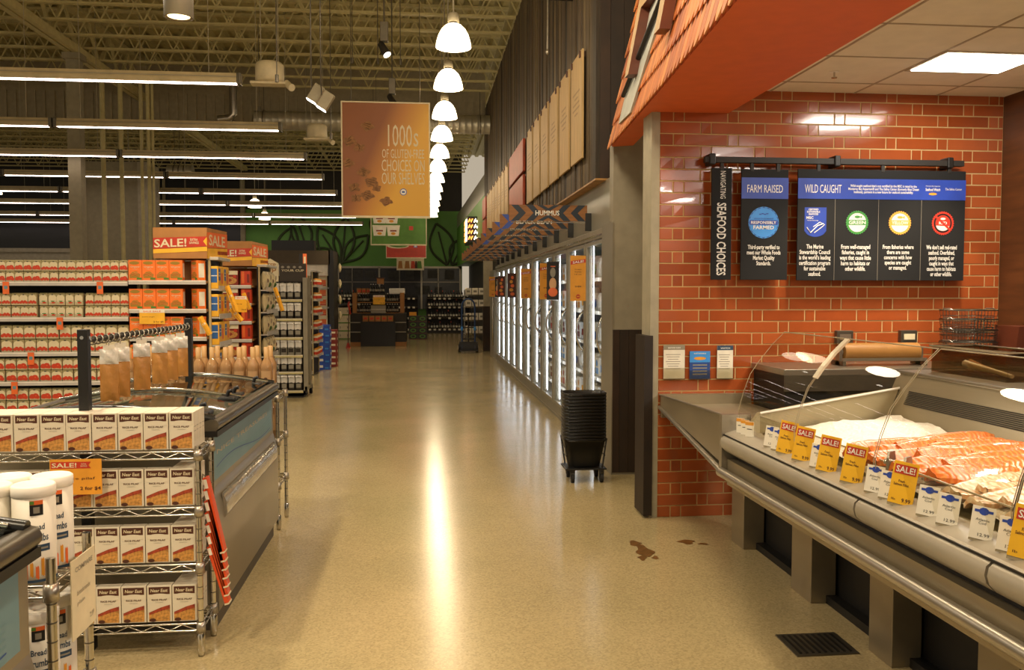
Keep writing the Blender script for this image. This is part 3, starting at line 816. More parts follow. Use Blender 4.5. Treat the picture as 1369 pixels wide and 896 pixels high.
# ------------------------------------------------------------------ chevron aisle-finder signs above the freezers
mat('chev_navy', '1c2836', .5); mat('chev_wood', '8a5a2c', .55, var=.25, scale=5, stretch=(1, 1, 6)); mat('chev_blue', '26479c', .45)
NAMES = ['HUMMUS', 'BLACK BEAN', 'BURRITOS', 'VEGGIES', 'FRUIT', 'PIZZA', 'ENTREES', 'BREAD', 'DESSERT', 'ICE CREAM', 'WAFFLES']
for k in range(11):
    y = 8.92 + k * 1.08; z0 = 2.30
    root = thing('chevron_sign', 'x', 'sign', (0.895, y, z0))
    root['label'] = 'brown and navy chevron sign reading HUMMUS above the nearest freezers' if k == 0 else 'chevron category sign above the freezers, %s behind the HUMMUS sign' % nth(k - 1)
    root['group'] = 'chevron signs above the freezers'
    W, H = .82, .165
    b = MB(); b.box(0, W, -.008, .008, 0, H, 'chev_wood'); p = b.build('panel', root)
    b = MB(); w = .075; d = .08
    for i in range(5):
        x = .02 + i * .155
        for sx in (1, -1):
            xx = x if sx == 1 else W - x
            if (sx == 1 and x > W / 2 - .08) or (sx == -1 and xx < W / 2 + .08): continue
            m = 'chev_blue' if (k in (1, 2, 4) and i == 0 and sx == 1) else 'chev_navy'
            b.poly([(xx, -.0095, H), (xx + sx * w, -.0095, H), (xx + sx * (w + d), -.0095, H / 2), (xx + sx * d, -.0095, H / 2)], m)
            b.poly([(xx, -.0095, 0), (xx + sx * w, -.0095, 0), (xx + sx * (w + d), -.0095, H / 2), (xx + sx * d, -.0095, H / 2)], m)
    b.poly([(W / 2 - .06, -.0095, 0), (W / 2 - .12, -.0095, 0), (W / 2, -.0095, H * .42), (W / 2 + .12, -.0095, 0), (W / 2 + .06, -.0095, 0), (W / 2, -.0095, H * .2)], 'chev_navy')
    b.poly([(W / 2 - .06, -.0095, H), (W / 2 - .12, -.0095, H), (W / 2, -.0095, H * .58), (W / 2 + .12, -.0095, H), (W / 2 + .06, -.0095, H), (W / 2, -.0095, H * .8)], 'chev_navy')
    b.build('chevron_print', p)
    b = MB(); b.text(NAMES[k], (W / 2 - .01, -.012, H * .5), X_, Z_, .042 * len(NAMES[k]), .052, 'text_white', True); b.build('lettering', p)
    b = MB(); b.cyl((.02, 0, -.012), (.865, 0, -.012), .006, 'chrome', n=8); b.build('support_rod', root)
    b = MB(); b.box(.80, .865, -.012, .012, -.10, .085, 'black', .004); b.build('wall_bracket', root)
# wood and red panels hung on the planks
mat_w = mat('panel_wood', 'bf9f6a', .6, var=.16, scale=4, stretch=(1, 8, .6))
mat('panel_red', 'a8421f', .55, var=.35, scale=7, stretch=(1, 9, .8))
mat('faint_print', '9d7f50', .6, var=0)
def board(y, label, w=.65, group='pale wooden boards hung on the plank wall'):
    root = thing('wooden_board', label, 'board', (1.62, y, 2.93), 0, group)
    b = MB(); b.box(0, .022, 0, w, 0, 1.10, 'panel_wood', .003); p = b.build('panel', root)
    for yy in (.06, w - .1):
        b = MB(); b.box(-.015, .05, yy, yy + .045, 1.03, 1.09, 'brown'); b.build('hanger_clip', root)
    b = MB()
    for i in range(5): b.rect((-.0008, w / 2, .72 - i * .055), NY, Z_, w * (.5 + .2 * math.sin(i * 2.1 + y)), .02, 'faint_print')
    b.build('printed_text', p)
for i in range(6):
    board(8.73 + i * .805, 'pale wooden board in the near group on the plank wall, %s from the near end' % nth(i))
for i in range(7):
    board(16.4 + i * .78, 'pale wooden board in the far group on the plank wall, %s from the near end' % nth(i))
for y in (13.75, 21.95):
    for z, w in ((2.93, 'lower'), (3.50, 'upper')):
        b = MB(); ww = 2.2 if y < 15 else 1.2
        b.box(1.60, 1.645, y, y + ww, z, z + .52, 'panel_red', .01)
        tag(b.build('red_panel'), 'glossy red panel, %s of the pair %s the far group of pale boards' % (w, 'before' if y < 15 else 'beyond'), 'panel', 'red panels on the plank wall')
# lit zigzag sign at the far end
mat('neon_orange', 'ff8a3c', .4, emit=4, var=0); mat('neon_white', 'fff0d0', .4, emit=4, var=0)
root = thing('lit_sign', 'black box sign with glowing orange and white zigzags beyond the wood wall', 'sign', (1.66, 26.2, 3.0))
b = MB(); b.box(-.32, .0, -.6, 1.2, .05, .82, 'black', .01); b.build('sign_box', root)
for c0, m, nm in ((.35, 'neon_orange', 'orange_tube'), (-.25, 'neon_white', 'white_tube')):
    for i in range(4):
        b = MB(); z = .14 + i * .17; b.tube([(-.335, c0 + .45, z), (-.335, c0 + .28, z + .1), (-.335, c0 + .12, z), (-.335, c0 - .05, z + .1)], .022, m, 6); b.build(nm, root)
        b = MB(); z = .14 + i * .17; x0 = -.30 if c0 > 0 else -.13; b.tube([(x0, -.615, z), (x0 + .04, -.615, z + .1), (x0 + .08, -.615, z), (x0 + .12, -.615, z + .1)], .02, m, 6); b.build(nm, root)

# ------------------------------------------------------------------ nested black shopping baskets on a wheeled base
mat('basket_plastic', '1b1a18', .35)
def basket():
    root = thing('shopping_basket', 'x', 'basket')
    b = MB(); hx, hy, H = .178, .13, .235
    def ringp(z, f, n=28):
        out = []
        for i in range(n):
            t = 2 * PI * i / n; c, s_ = math.cos(t), math.sin(t)
            out.append((f * hx * math.copysign(abs(c) ** .45, c), f * hy * math.copysign(abs(s_) ** .45, s_), z))
        return out
    secs = [(0, .70), (.004, .72), (H - .03, .955), (H - .03, .985), (H - .004, 1.02), (H, 1.0), (H - .004, .965), (H - .03, .94), (.012, .70)]
    vs = []; n = 28
    for z, f in secs: vs += ringp(z, f)
    fs = [(i * n + k, i * n + (k + 1) % n, (i + 1) * n + (k + 1) % n, (i + 1) * n + k) for i in range(len(secs) - 1) for k in range(n)]
    b.add(vs, fs, 'basket_plastic', True); b.add(vs[:n], [tuple(range(n))[::-1]], 'basket_plastic'); b.add(vs[-n:], [tuple(range(n))], 'basket_plastic'); b.build('basket_body', root)
    for s_ in (-1, 1):
        b = MB(); b.tube([(-.15, s_ * .128, H - .012), (-.14, s_ * .136, H - .016), (.14, s_ * .136, H - .016), (.15, s_ * .128, H - .012)], .005, 'black_gloss', 6); b.build('handle', root)
    return root
BK = Kind(basket())
for i in range(15):
    BK.put((1.322, 7.12 - .13, .128 + i * .0266), 'black shopping basket, %s' % ('topmost of the nested stack' if i == 14 else 'bottom one of the nested stack' if i == 0 else '%s from the bottom of the nested stack' % nth(i)), 'nested black shopping baskets')
root = thing('basket_trolley', 'black tubular wheeled base under the nested baskets', 'trolley', (1.322, 6.99, 0))
b = MB()
for s_ in (-1, 1):
    b.tube([(s_ * .175, -.10, .36), (s_ * .17, -.10, .34), (s_ * .135, -.105, .10), (s_ * .12, -.1, .085)], .007, 'black', 8); b.tube([(s_ * .175, .10, .36), (s_ * .17, .10, .34), (s_ * .135, .105, .10), (s_ * .12, .1, .085)], .007, 'black', 8)
    b.tube([(s_ * .16, -.10, .22), (s_ * .16, .10, .22)], .005, 'black', 6); b.tube([(s_ * .16, -.10, .285), (s_ * .16, .10, .285)], .005, 'black', 6)
b.box(-.17, .17, -.13, .13, .105, .118, 'black', .003); b.build('frame', root)
for x in (-.11, .13):
    for y in (-.11, .11):
        b = MB(); b.cyl((x - .012, y, .036), (x + .012, y, .036), .036, 'rubber', n=18); b.cyl((x - .014, y, .036), (x + .014, y, .036), .015, 'steel_dark', n=10); w = b.build('wheel', root)
        b = MB(); b.box(x - .018, x - .014, y - .012, y + .014, .03, .105, 'black'); b.box(x + .014, x + .018, y - .012, y + .014, .03, .105, 'black'); b.box(x - .018, x + .018, y - .015, y + .015, .078, .106, 'black'); b.build('caster_fork', w)
# ------------------------------------------------------------------ chest freezers with curved glass lids
mat('panel_teal', '64868e', .4, var=.08, scale=3); mat('panel_wave', '6b8f92', .5); mat('panel_blue', '24468a', .5); mat('text_cream', 'b9a582', .5, var=0)
mat('brushed_front', '8d8471', .32, .5, var=.08, scale=2, stretch=(1, 1, .3)); mat('kick_grey', '4c4538', .5); mat('wrap', 'a39c8c', .12, .5, var=.1, scale=8, bump=.35, bscale=9, stretch=(3, 1, 6))
glass('lid_glass', 'e8efe8', 1.5)
def chest(y0, label):
    L = 1.62; root = thing('chest_freezer', label, 'freezer', (-.945, y0, 0), 0, 'chest freezers with curved glass lids'); W = -1.0
    b = MB(); b.box(W, -.03, .0, .02, .1, .92, 'steel_panel'); b.box(W, -.03, L - .02, L, .1, .92, 'steel_panel'); b.box(W, W + .02, .02, L - .02, .1, .92, 'steel_panel'); b.box(W, -.03, .02, L - .02, .1, .62, 'cold_white'); b.box(-.035, -.012, 0, L, .64, .925, 'brushed_front'); b.build('cabinet', root)
    b = MB(); prof = [(-.03, .10), (.015, .10), (.018, .50), (.012, .57), (-.004, .63), (-.014, .665), (-.03, .67)]
    b.prism(prof, 'y', 0, L, 'brushed_front', True); b.build('lower_panel', root)
    b = MB(); b.prism([(.0185, .50), (.030, .52), (.028, .575), (.010, .62), (.006, .61), (.012, .57)], 'y', .12, L - .1, 'wrap', True); b.build('plastic_bumper', root)
    b = MB(); b.box(W + .05, -.012, .03, L - .03, 0, .10, 'kick_grey'); b.build('kick_plate', root)
    b = MB(); X = -.0115; b.box(-.0125, X, .06, L - .05, .685, .895, 'panel_teal'); gp = b.build('graphic_panel', root)
    b = MB()
    for i in range(7):
        pts = [(X + .001, .10 + t * (L - .22), .70 + .012 * i + .035 * math.sin(t * 5 + i * .25) * (1 - .3 * t)) for t in [j / 24 for j in range(25)]]
        for p, q in zip(pts, pts[1:]):
            if p[2] > .688: b.poly([p, q, (q[0], q[1], q[2] + .004), (p[0], p[1], p[2] + .004)], 'panel_wave' if i != 2 else 'panel_blue')
    b.build('wave_print', gp)
    b = MB(); b.text('NICE TREASURES', (X + .0012, L / 2 - .05, .812), Y_, Z_, 1.3, .022, 'text_cream'); b.build('lettering', gp)
    b = MB(); rim = [(-.05, .925), (.012, .925), (.024, .94), (.026, .955), (.016, .975), (-.01, .98), (-.05, .965)]
    b.prism(rim, 'y', 0, L, 'steel_dark', True); b.box(-.05, .02, -.004, L + .004, .90, .926, 'black'); b.build('side_rim', root)
    b = MB(); b.prism([(W - u, w) for u, w in rim], 'y', 0, L, 'steel_dark', True); b.build('side_rim', root)
    def arc(u): return .975 + .055 * math.sin(PI * u)
    for yy, nm in ((0, 'end_rim'), (L - .05, 'end_rim')):
        b = MB(); b.tube([(W + (-W) * u, yy + .025, arc(u)) for u in [i / 16 for i in range(17)]], .022, 'black_gloss', 10); b.box(W + .02, -.03, yy + .012, yy + .038, .92, .985, 'black'); b.build(nm, root)
    for k, (a, c, dz) in enumerate(((.05, L * .5 + .04, 0), (L * .5 - .04, L - .05, .012))):
        g = MB(); n = 14; vs = []; fs = []
        for i in range(n + 1):
            u = .03 + .94 * i / n
            for yy in (a, c): vs.append((W + (-W) * u, yy, arc(u) + dz - .004))
        for i in range(n): fs.append((2 * i, 2 * i + 2, 2 * i + 3, 2 * i + 1))
        g.add(vs, fs, 'lid_glass', True); go = g.build('glass_lid', root)
        f = MB()
        for yy in (a, c): f.tube([(W + (-W) * (.03 + .94 * i / n), yy, arc(.03 + .94 * i / n) + dz) for i in range(n + 1)], .006, 'chrome' if k else 'steel_dark', 6)
        f.build('lid_edge', go)
        for yy in (a + .12, c - .12):
            h = MB(); h.box(-.14, -.045, yy - .05, yy + .05, .972, 1.0, 'black_plastic', .01); h.tube([(-.10, yy, .99), (-.09, yy, 1.025), (-.07, yy, 1.03)], .011, 'black_plastic', 8); h.build('lid_handle', go)
    return root
ch1 = chest(3.98, 'teal-panelled chest freezer with curved glass lid behind the rack of rice boxes')
ch2 = dup(ch1, (-.962, .585, 0), None, 'chest freezer at the bottom left corner of the picture with teal panel and dark rim')
# things inside the far chest freezer
b = MB(); b.box(-.07, .07, -.1, .1, 0, .05, 'orange', .008); b.box(-.05, .05, -.07, .07, .05, .051, 'cream'); fb = b.build('frozen_package'); tag(fb, 'x', 'package'); FB = Kind(fb)
b = MB(); b.box(-.06, .06, -.09, .09, 0, .06, 'white', .008); b.box(-.05, .05, -.05, .02, .06, .061, 'sky_blue'); fw = b.build('frozen_package'); tag(fw, 'x', 'package'); FW = Kind(fw)
pk = 0
for i in range(4):
    for j in range(3):
        (FB if (i + j) % 3 == 0 else FW).put((-1.09 - i * .17, 4.2 + j * .36, .62), '%s frozen package in the far chest freezer, row %s from aisle, %s from near end' % ('orange' if (i + j) % 3 == 0 else 'white', nth(i), nth(j)), 'packages in the chest freezer', RND.uniform(-.3, .3))
for k, (x, y, rz) in enumerate(((-1.14, 4.22, .5), (-1.12, 4.40, -.2), (-1.24, 4.5, .8))):
    FB.put((x, y, .685), 'orange frozen package lying on top in the chest freezer, %s from the near end' % nth(k), 'packages in the chest freezer', rz)
# black bag bar over the freezer
root = thing('bag_bar', 'black bar with coiled hook between two square posts above the chest freezer', 'rack', (-1.445, 3.85, 0))
for y in (0, 1.66):
    b = MB(); b.box(-.021, .021, y - .021, y + .021, 0, 1.395, 'black', .003); b.cyl((.021, y, 1.36), (.024, y, 1.36), .008, 'chrome', n=10); b.cyl((0, y - .024, 1.36), (0, y - .021, 1.36), .008, 'chrome', n=10); b.build('post', root)
b = MB(); b.cyl((0, 0, 1.345), (0, 1.66, 1.345), .010, 'dark', n=8); b.build('bar', root)
b = MB(); b.tube([(.018 * math.cos(2 * PI * t / 9), .03 + 1.6 * t / 200, 1.342 + .018 * math.sin(2 * PI * t / 9)) for t in range(201)], .0042, 'steel_dark', 5); b.build('coil_hook', root)
# tan snack bags on the coil
glass('bag_clear', 'efe9df', 1.5, .12, .5); mat('bag_tan', 'b07a36', .45, var=.12, bump=.4, bscale=30)
root = thing('hanging_bag', 'x', 'bag')
def pillow(b, w, z0, z1, d, m, n=8):
    vs = []
    for i in range(n + 1):
        for j in range(n + 1):
            u, v = i / n, j / n; k = math.sin(PI * u) * math.sin(PI * v); vs.append((w * (u - .5), -d * k ** .6 - .003 * math.sin(9 * u + 7 * v), z0 + (z1 - z0) * v))
    N = len(vs); vs += [(x, -y, z) for x, y, z in vs]; fs = []
    for i in range(n):
        for j in range(n):
            a = i * (n + 1) + j; fs.append((a, a + n + 1, a + n + 2, a + 1)); fs.append((N + a, N + a + 1, N + a + n + 2, N + a + n + 1))
    b.add(vs, fs, m, True)
b = MB(); pillow(b, .08, -.26, -.09, .014, 'bag_tan'); b.build('bag_body', root)
b = MB(); pillow(b, .08, -.09, -.02, .013, 'silver_bag'); b.box(-.025, .025, -.002, .002, -.03, .0, 'paper'); b.build('bag_top', root)
b = MB(); b.tube([(0, 0, -.005), (0, .0, .012), (.0, .008, .02)], .003, 'steel', 5); b.build('hanger', root)
HB = Kind(root)
for i, y in enumerate((4.10, 4.25, 4.56, 4.86, 5.06, 5.27)):
    HB.put((-1.43, y, 1.315), 'tan snack bag with silvery top hanging from the coil bar, %s from the near post' % nth(i), 'bags hanging over the chest freezer', .12 + .12 * (i % 3))

# ------------------------------------------------------------------ wire racks
def wire_rack(name, label, x0, x1, y0, y1, shelves, top, feet=True, side_wire=True):
    root = thing(name, label, 'rack', (x1, y0, 0)); W = x1 - x0; D = y1 - y0
    for x in (0, -W):
        for y in (0, D):
            b = MB(); b.cyl((x, y, .02), (x, y, top), .0125, 'chrome', n=12); b.lathe([(0, 0), (.013, 0), (.017, .03), (.017, .09), (.0126, .1)], 'chrome', (x, y, 0), 12)
            z = .15
            while z < top - .03: b.lathe([(.0128, 0), (.0134, .002), (.0128, .004)], 'steel_dark', (x, y, z), 12); z += .05
            b.build('post', root)
    for z in shelves:
        b = MB()
        for y in (0, D):
            b.cyl((-W, y, z - .004), (0, y, z - .004), .0042, 'chrome', n=6); b.cyl((-W, y, z - .034), (0, y, z - .034), .0042, 'chrome', n=6)
            n = int(W / .055); pts = []
            for i in range(n + 1): pts.append((-.02 - (W - .04) * i / n, y, z - .007 if i % 2 else z - .031))
            b.tube(pts, .0028, 'chrome', 5)
        for x in (0, -W):
            b.cyl((x, 0, z - .004), (x, D, z - .004), .0042, 'chrome', n=6); b.cyl((x, 0, z - .034), (x, D, z - .034), .0042, 'chrome', n=6)
            n = max(3, int(D / .055)); b.tube([(x, .01 + (D - .02) * i / n, z - .007 if i % 2 else z - .031) for i in range(n + 1)], .0028, 'chrome', 5)
        k = int(D / .03)
        for i in range(1, k): b.cyl((-W, D * i / k, z - .001), (0, D * i / k, z - .001), .0022, 'chrome', n=4)
        for x in (0, -W):
            for y in (0, D): b.lathe([(.0127, -.042), (.021, -.042), (.018, .004), (.0127, .004)], 'steel', (x, y, z), 12)
        b.build('shelf', root)
    return root
wire_rack('wire_rack', 'chrome wire rack filled with rice boxes beside the chest freezer', -2.10, -.948, 3.725, 3.945, (.886, .646, .403, .146), .905)
# rice boxes
mat('box_white', 'd3cab4', .5, var=.04); mat('box_side', 'cfc6b0', .5)
root = thing('rice_box', 'x', 'box')
BW, BD, BH = .1, .044, .157
b = MB(); b.box(-BW / 2, BW / 2, 0, BD, 0, BH, 'box_white', .0012); b.build('carton', root)
b = MB(); Yf = -.0006
b.rect((0, Yf, BH * .865), X_, Z_, BW * .86, BH * .2, 'brown'); b.disc((0, Yf - .0002, BH * .70), X_, Z_, BW * .46, BH * .085, 'box_white', 18)
b.poly([(-BW * .43, Yf - .0003, .004), (BW * .43, Yf - .0003, .004), (BW * .43, Yf - .0003, BH * .38), (BW * .1, Yf - .0003, BH * .32), (-BW * .43, Yf - .0003, BH * .21)], 'food')
b.poly([(-BW * .43, Yf - .0004, BH * .20), (BW * .1, Yf - .0004, BH * .31), (BW * .43, Yf - .0004, BH * .36), (BW * .43, Yf - .0004, BH * .47), (BW * .05, Yf - .0004, BH * .40), (-BW * .43, Yf - .0004, BH * .27)], 'food_red')
b.disc((-BW * .28, Yf - .0005, BH * .06), X_, Z_, BW * .14, BH * .05, 'brown', 12)
b.build('front_print', root)
b = MB(); b.text('Near East', (0, Yf - .0006, BH * .87), X_, (.12, 0, 1), BW * .7, BH * .09, 'cream', True); b.text('RICE PILAF', (0, Yf - .0006, BH * .615), X_, Z_, BW * .62, BH * .05, 'brown', True); b.text('ORIGINAL', (0, Yf - .0006, BH * .54), X_, Z_, BW * .34, BH * .022, 'text_grey'); b.build('lettering', root)
for s_ in (1,):
    b = MB(); b.rect((BW / 2 + .0006, BD / 2, BH * .6), Y_, Z_, BD * .7, BH * .02, 'text_grey'); b.rect((BW / 2 + .0006, BD / 2, BH * .48), Y_, Z_, BD * .7, BH * .015, 'text_grey'); b.rect((BW / 2 + .0006, BD / 2, BH * .3), Y_, Z_, BD * .7, BH * .2, 'box_side'); b.build('side_print', root)
RB = Kind(root)
for r, z in enumerate((.888, .648, .405, .148)):
    rw = ('top', 'second', 'third', 'bottom')[r]
    for c in range(9 if r == 0 else 9):
        for d in range(4):
            if r and d and c: continue
            if r >= 2 and c > 7: continue
            tx = RND.uniform(-.0012, .0012)
            lab = 'rice box, %s wire shelf, %s file from the right, %s from the front' % (rw, nth(c), nth(d))
            RB.put((-1.018 - c * .1035 + tx, 3.737 + d * .0465, z + .002), lab, 'rice boxes on the wire rack', RND.uniform(-.012, .012))
# sale card clipped on the rack
def sale_card(loc, w, h, label, price='2 for $4', name='sale_card'):
    root = thing(name, label, 'sign', loc)
    b = MB(); b.box(0, w, -.002, .001, 0, h, 'gold'); p = b.build('card', root)
    b = MB(); b.poly([(.004, -.0028, h * .74), (w * .80, -.0028, h * .74), (w * .75, -.0028, h * .83), (w * .80, -.0028, h * .93), (.004, -.0028, h * .93)], 'red'); b.build('ribbon', p)
    b = MB(); b.text('SALE!', (w * .28, -.0035, h * .835), X_, Z_, w * .48, h * .13, 'cream', True); b.text('EXTRA\nSAVINGS', (w * .66, -.0035, h * .835), X_, Z_, w * .13, h * .1, 'cream'); b.text(price, (w * .78, -.0035, h * .17), X_, Z_, w * .4, h * .11, 'brown', True); b.text('rice pilaf', (w * .6, -.0035, h * .45), X_, Z_, w * .55, h * .09, 'brown'); b.build('lettering', p)
    return root
sale_card((-1.535, 3.70, .715), .205, .148, 'gold SALE card reading 2 for $4 hung on the wire rack')
# orange flip sheets on the rack side
mat('sheet_orange', 'd2491c', .35)
for i in range(7):
    root = thing('flip_sheet', 'orange plastic-edged sheet hanging on the side of the rice rack, %s from the top' % nth(i), 'sheet', (-.932 + .002 * i, 3.76, .76 - .05 * i), 0, 'orange sheets on the rack side')
    M = Matrix.Rotation(-.21 - .012 * i, 4, 'Y'); L = .33 - .012 * i
    b = MB(); b.M = M; b.box(-.009, .009, 0, .05, -L, 0, 'sheet_orange', .002); b.build('sheet', root)
    b = MB(); b.M = M; b.box(-.010, .010, -.002, .052, -L - .006, -L, 'cream'); b.build('edge_binding', root)
    b = MB(); b.M = M; b.rect((0, -.0012, -L * .08), X_, Z_, .014, L * .12, 'paper'); b.build('printed_text', root)
    b = MB(); b.tube([(0, .02, 0), (-.012, .02, .015), (-.014, .02, -.01)], .0025, 'steel_dark', 5); b.build('hook', root)

# rack with crumb canisters at the left edge
wire_rack('wire_rack', 'chrome wire rack of white canisters at the left edge behind the near chest freezer', -1.9, -.955, 2.29, 2.53, (.80, .47, .16), .87)
mat('label_navy', '27425c', .5); mat('can_white', 'd9d2c0', .5, var=.03)
root = thing('crumb_canister', 'x', 'canister'); r = .0515; h = .25
b = MB(); b.lathe([(0, 0), (r, .0), (r, .02), (r, h - .03), (0, h - .03)], 'can_white', n=30); b.build('can_body', root)
b = MB(); b.lathe([(r, h - .03), (r + .002, h - .028), (r + .0015, h - .004), (r - .004, h), (r - .008, h - .004), (0, h - .004)], 'white', n=30); b.build('lid', root)
def wrap(b, a0, a1, z0, z1, m, rr=.0006, n=6, wob=0):
    vs = []
    for i in range(n + 1):
        a = a0 + (a1 - a0) * i / n
        vs += [((r + rr) * math.cos(a), (r + rr) * math.sin(a), z0 + wob * math.sin(i * 1.7)), ((r + rr) * math.cos(a), (r + rr) * math.sin(a), z1 + wob * math.cos(i * 2.3))]
    b.add(vs, [(2 * i, 2 * i + 2, 2 * i + 3, 2 * i + 1) for i in range(n)], m, True)
fr = -PI * .36
b = MB(); wrap(b, fr - .3, fr + .3, .175, .203, 'ink', .0008); wrap(b, fr - .3, fr + .3, .203, .214, 'orange', .0008); wrap(b, fr - .3, fr - .1, .204, .213, 'green', .001); wrap(b, fr - .14, fr + .14, .181, .197, 'text_grey', .001)
wrap(b, fr - .65, fr + .6, .080, .098, 'label_navy', .0008); wrap(b, fr - .55, fr + .5, .086, .091, 'text_grey', .001)
for q in range(5): wrap(b, fr - .6 + q * .25, fr - .45 + q * .25, .01 + .006 * (q % 2),   .062 - .01 * (q % 3), 'gold' if q % 2 else 'orange', .0008, 4, .003)
wrap(b, -PI, PI, .0, .007, 'label_navy', .0005, 24); b.build('label_print', root)
b = MB()
for t, z, w, hh in (('Bread', .145, .036, .016), ('Crumbs', .117, .054, .02)):
    vs, fs = text_data(t, True); b.add([((r + .0012) * math.cos(fr + u * w / r), (r + .0012) * math.sin(fr + u * w / r), z + v * hh) for u, v in vs], fs, 'label_navy')
b.build('lettering', root)
CN = Kind(root)
for z, sh in ((.802, 'upper'), (.472, 'middle')):
    for d in range(2):
        for c in range(6):
            CN.put((-1.018 - c * .108, 2.352 + d * .112, z), 'white crumb canister, %s shelf of left rack, %s file, %s from the aisle side' % (sh, 'front' if d == 0 else 'back', nth(c)), 'crumb canisters on the left rack', RND.uniform(-.15, .15))
root = thing('shelf_sign', 'cream paper sign with grey writing hung on the side of the canister rack', 'sign', (-.935, 2.36, .62))
b = MB(); b.box(0, .003, 0, .165, 0, .215, 'cream'); p = b.build('card', root)
b = MB(); b.text('COMPARE', (.0036, .085, .185), Y_, Z_, .12, .014, 'text_grey', True); b.text('breadcrumbs', (.0036, .08, .12), Y_, Z_, .09, .014, 'text_grey'); b.text('plain', (.0036, .06, .09), Y_, Z_, .05, .014, 'text_grey'); b.text('2.99', (.0036, .135, .03), Y_, Z_, .03, .014, 'text_grey'); b.build('lettering', p)

# ------------------------------------------------------------------ rose wine behind the far freezer
wire_rack('wire_rack', 'chrome wire rack of pink wine bottles behind the far end of the chest freezer', -2.05, -.945, 5.70, 6.02, (.885, .6, .31), .9)
mat('bottle_pink', 'b39b7c', .12, 0, var=.1); glass('bottle_glass', 'efe2d0', 1.5, .05); mat('bottle_label', 'b08d62', .55, var=.06); mat('cork_foil', 'b08a55', .5)
root = thing('wine_bottle', 'x', 'bottle'); rb = .0395
b = MB(); b.lathe([(0, .0), (rb, .004), (rb, .175), (.036, .2), (.022, .225), (.0145, .24), (.0145, .26)], 'bottle_pink', n=18); b.lathe([(rb + .001, .0), (rb + .001, .178), (.037, .202), (.023, .227), (.0155, .24)], 'bottle_glass', n=18); b.build('bottle_body', root)
b = MB(); b.lathe([(.0165, .232), (.017, .31), (0, .312)], 'cork_foil', n=8); b.build('capsule', root)
b = MB(); n = 10; vs = []
for i in range(n + 1):
    a = -PI * .5 - .85 + 1.7 * i / n; vs += [((rb + .0018) * math.cos(a), (rb + .0018) * math.sin(a), .05), ((rb + .0018) * math.cos(a), (rb + .0018) * math.sin(a), .155)]
b.add(vs, [(2 * i, 2 * i + 2, 2 * i + 3, 2 * i + 1) for i in range(n)], 'bottle_label', True); b.disc((0, -rb - .0025, .105), X_, Z_, .012, .008, 'brown', 10); b.build('label', root)
WB = Kind(root)
for d in range(2):
    for c in range(12):
        WB.put((-1.02 - c * .0865, 5.76 + d * .15, .887), 'pink wine bottle with tan capsule behind the chest freezer, %s row, %s from the aisle' % (('front', 'back')[d], nth(c)), 'pink wine bottles behind the chest freezer')
for c in range(2):
    WB.put((-1.0 - c * .09, 5.76, .602), 'pink wine bottle on the lower shelf behind the freezer, %s from the aisle' % nth(c), 'pink wine bottles behind the chest freezer')
# ------------------------------------------------------------------ gondola of tomato cartons
mat('shelf_black', '1a1611', .6); mat('strip_white', 'bdb8b0', .35); mat('gond_cream', 'b9a87c', .5)
GY = 8.28
def shelving(name, label, x0, x1, y, depth, shelves, top, back='shelf_black', strip='strip_white', base=.12, side='gond_cream', tags=()):
    root = thing(name, label, 'shelving', (x1, y, 0)); W = x1 - x0
    b = MB(); b.box(-W, 0, depth - .03, depth, .0, top, back); b.box(-W, 0, .02, depth, 0, base, back); b.build('back_panel', root)
    for x in (-W, -.03):
        b = MB(); b.box(x, x + .03, depth - .08, depth - .03, 0, top, side); b.build('upright', root)
    for i, z in enumerate(shelves):
        b = MB(); b.box(-W + .005, -.005, .012, depth - .03, z - .022, z, back); s_ = b.build('shelf', root)
        b = MB(); b.box(-W + .005, -.005, 0, .012, z - .034, z + .004, strip); b.box(-W + .005, -.005, -.002, 0, z - .008, z + .0, 'white'); b.build('price_strip', s_)
        for (si, tx, m) in tags:
            if si == i:
                t = MB(); t.box(tx - W, tx - W + .055, -.008, -.004, z - .11, z + .002, m); t.rect((tx - W + .0275, -.0085, z - .05), X_, Z_, .03, .03, 'panel_teal'); t.build('shelf_tag', s_)
    return root
X0, X1 = -5.0, -2.705
shelving('gondola_shelving', 'long grocery shelving with tomato cartons facing the camera at left', X0, X1, GY, .42, (1.652, 1.325, 1.005, .735, .455, .18), 1.72, tags=((0, 1.20, 'orange'), (0, 2.02, 'orange'), (1, 1.66, 'orange'), (2, 1.4, 'orange'), (3, 1.25, 'orange')))
mat('carton_body', 'b9ab86', .5, var=.05); mat('carton_top', '8f8558', .5); mat('carton_cream', 'd3c6a3', .5)
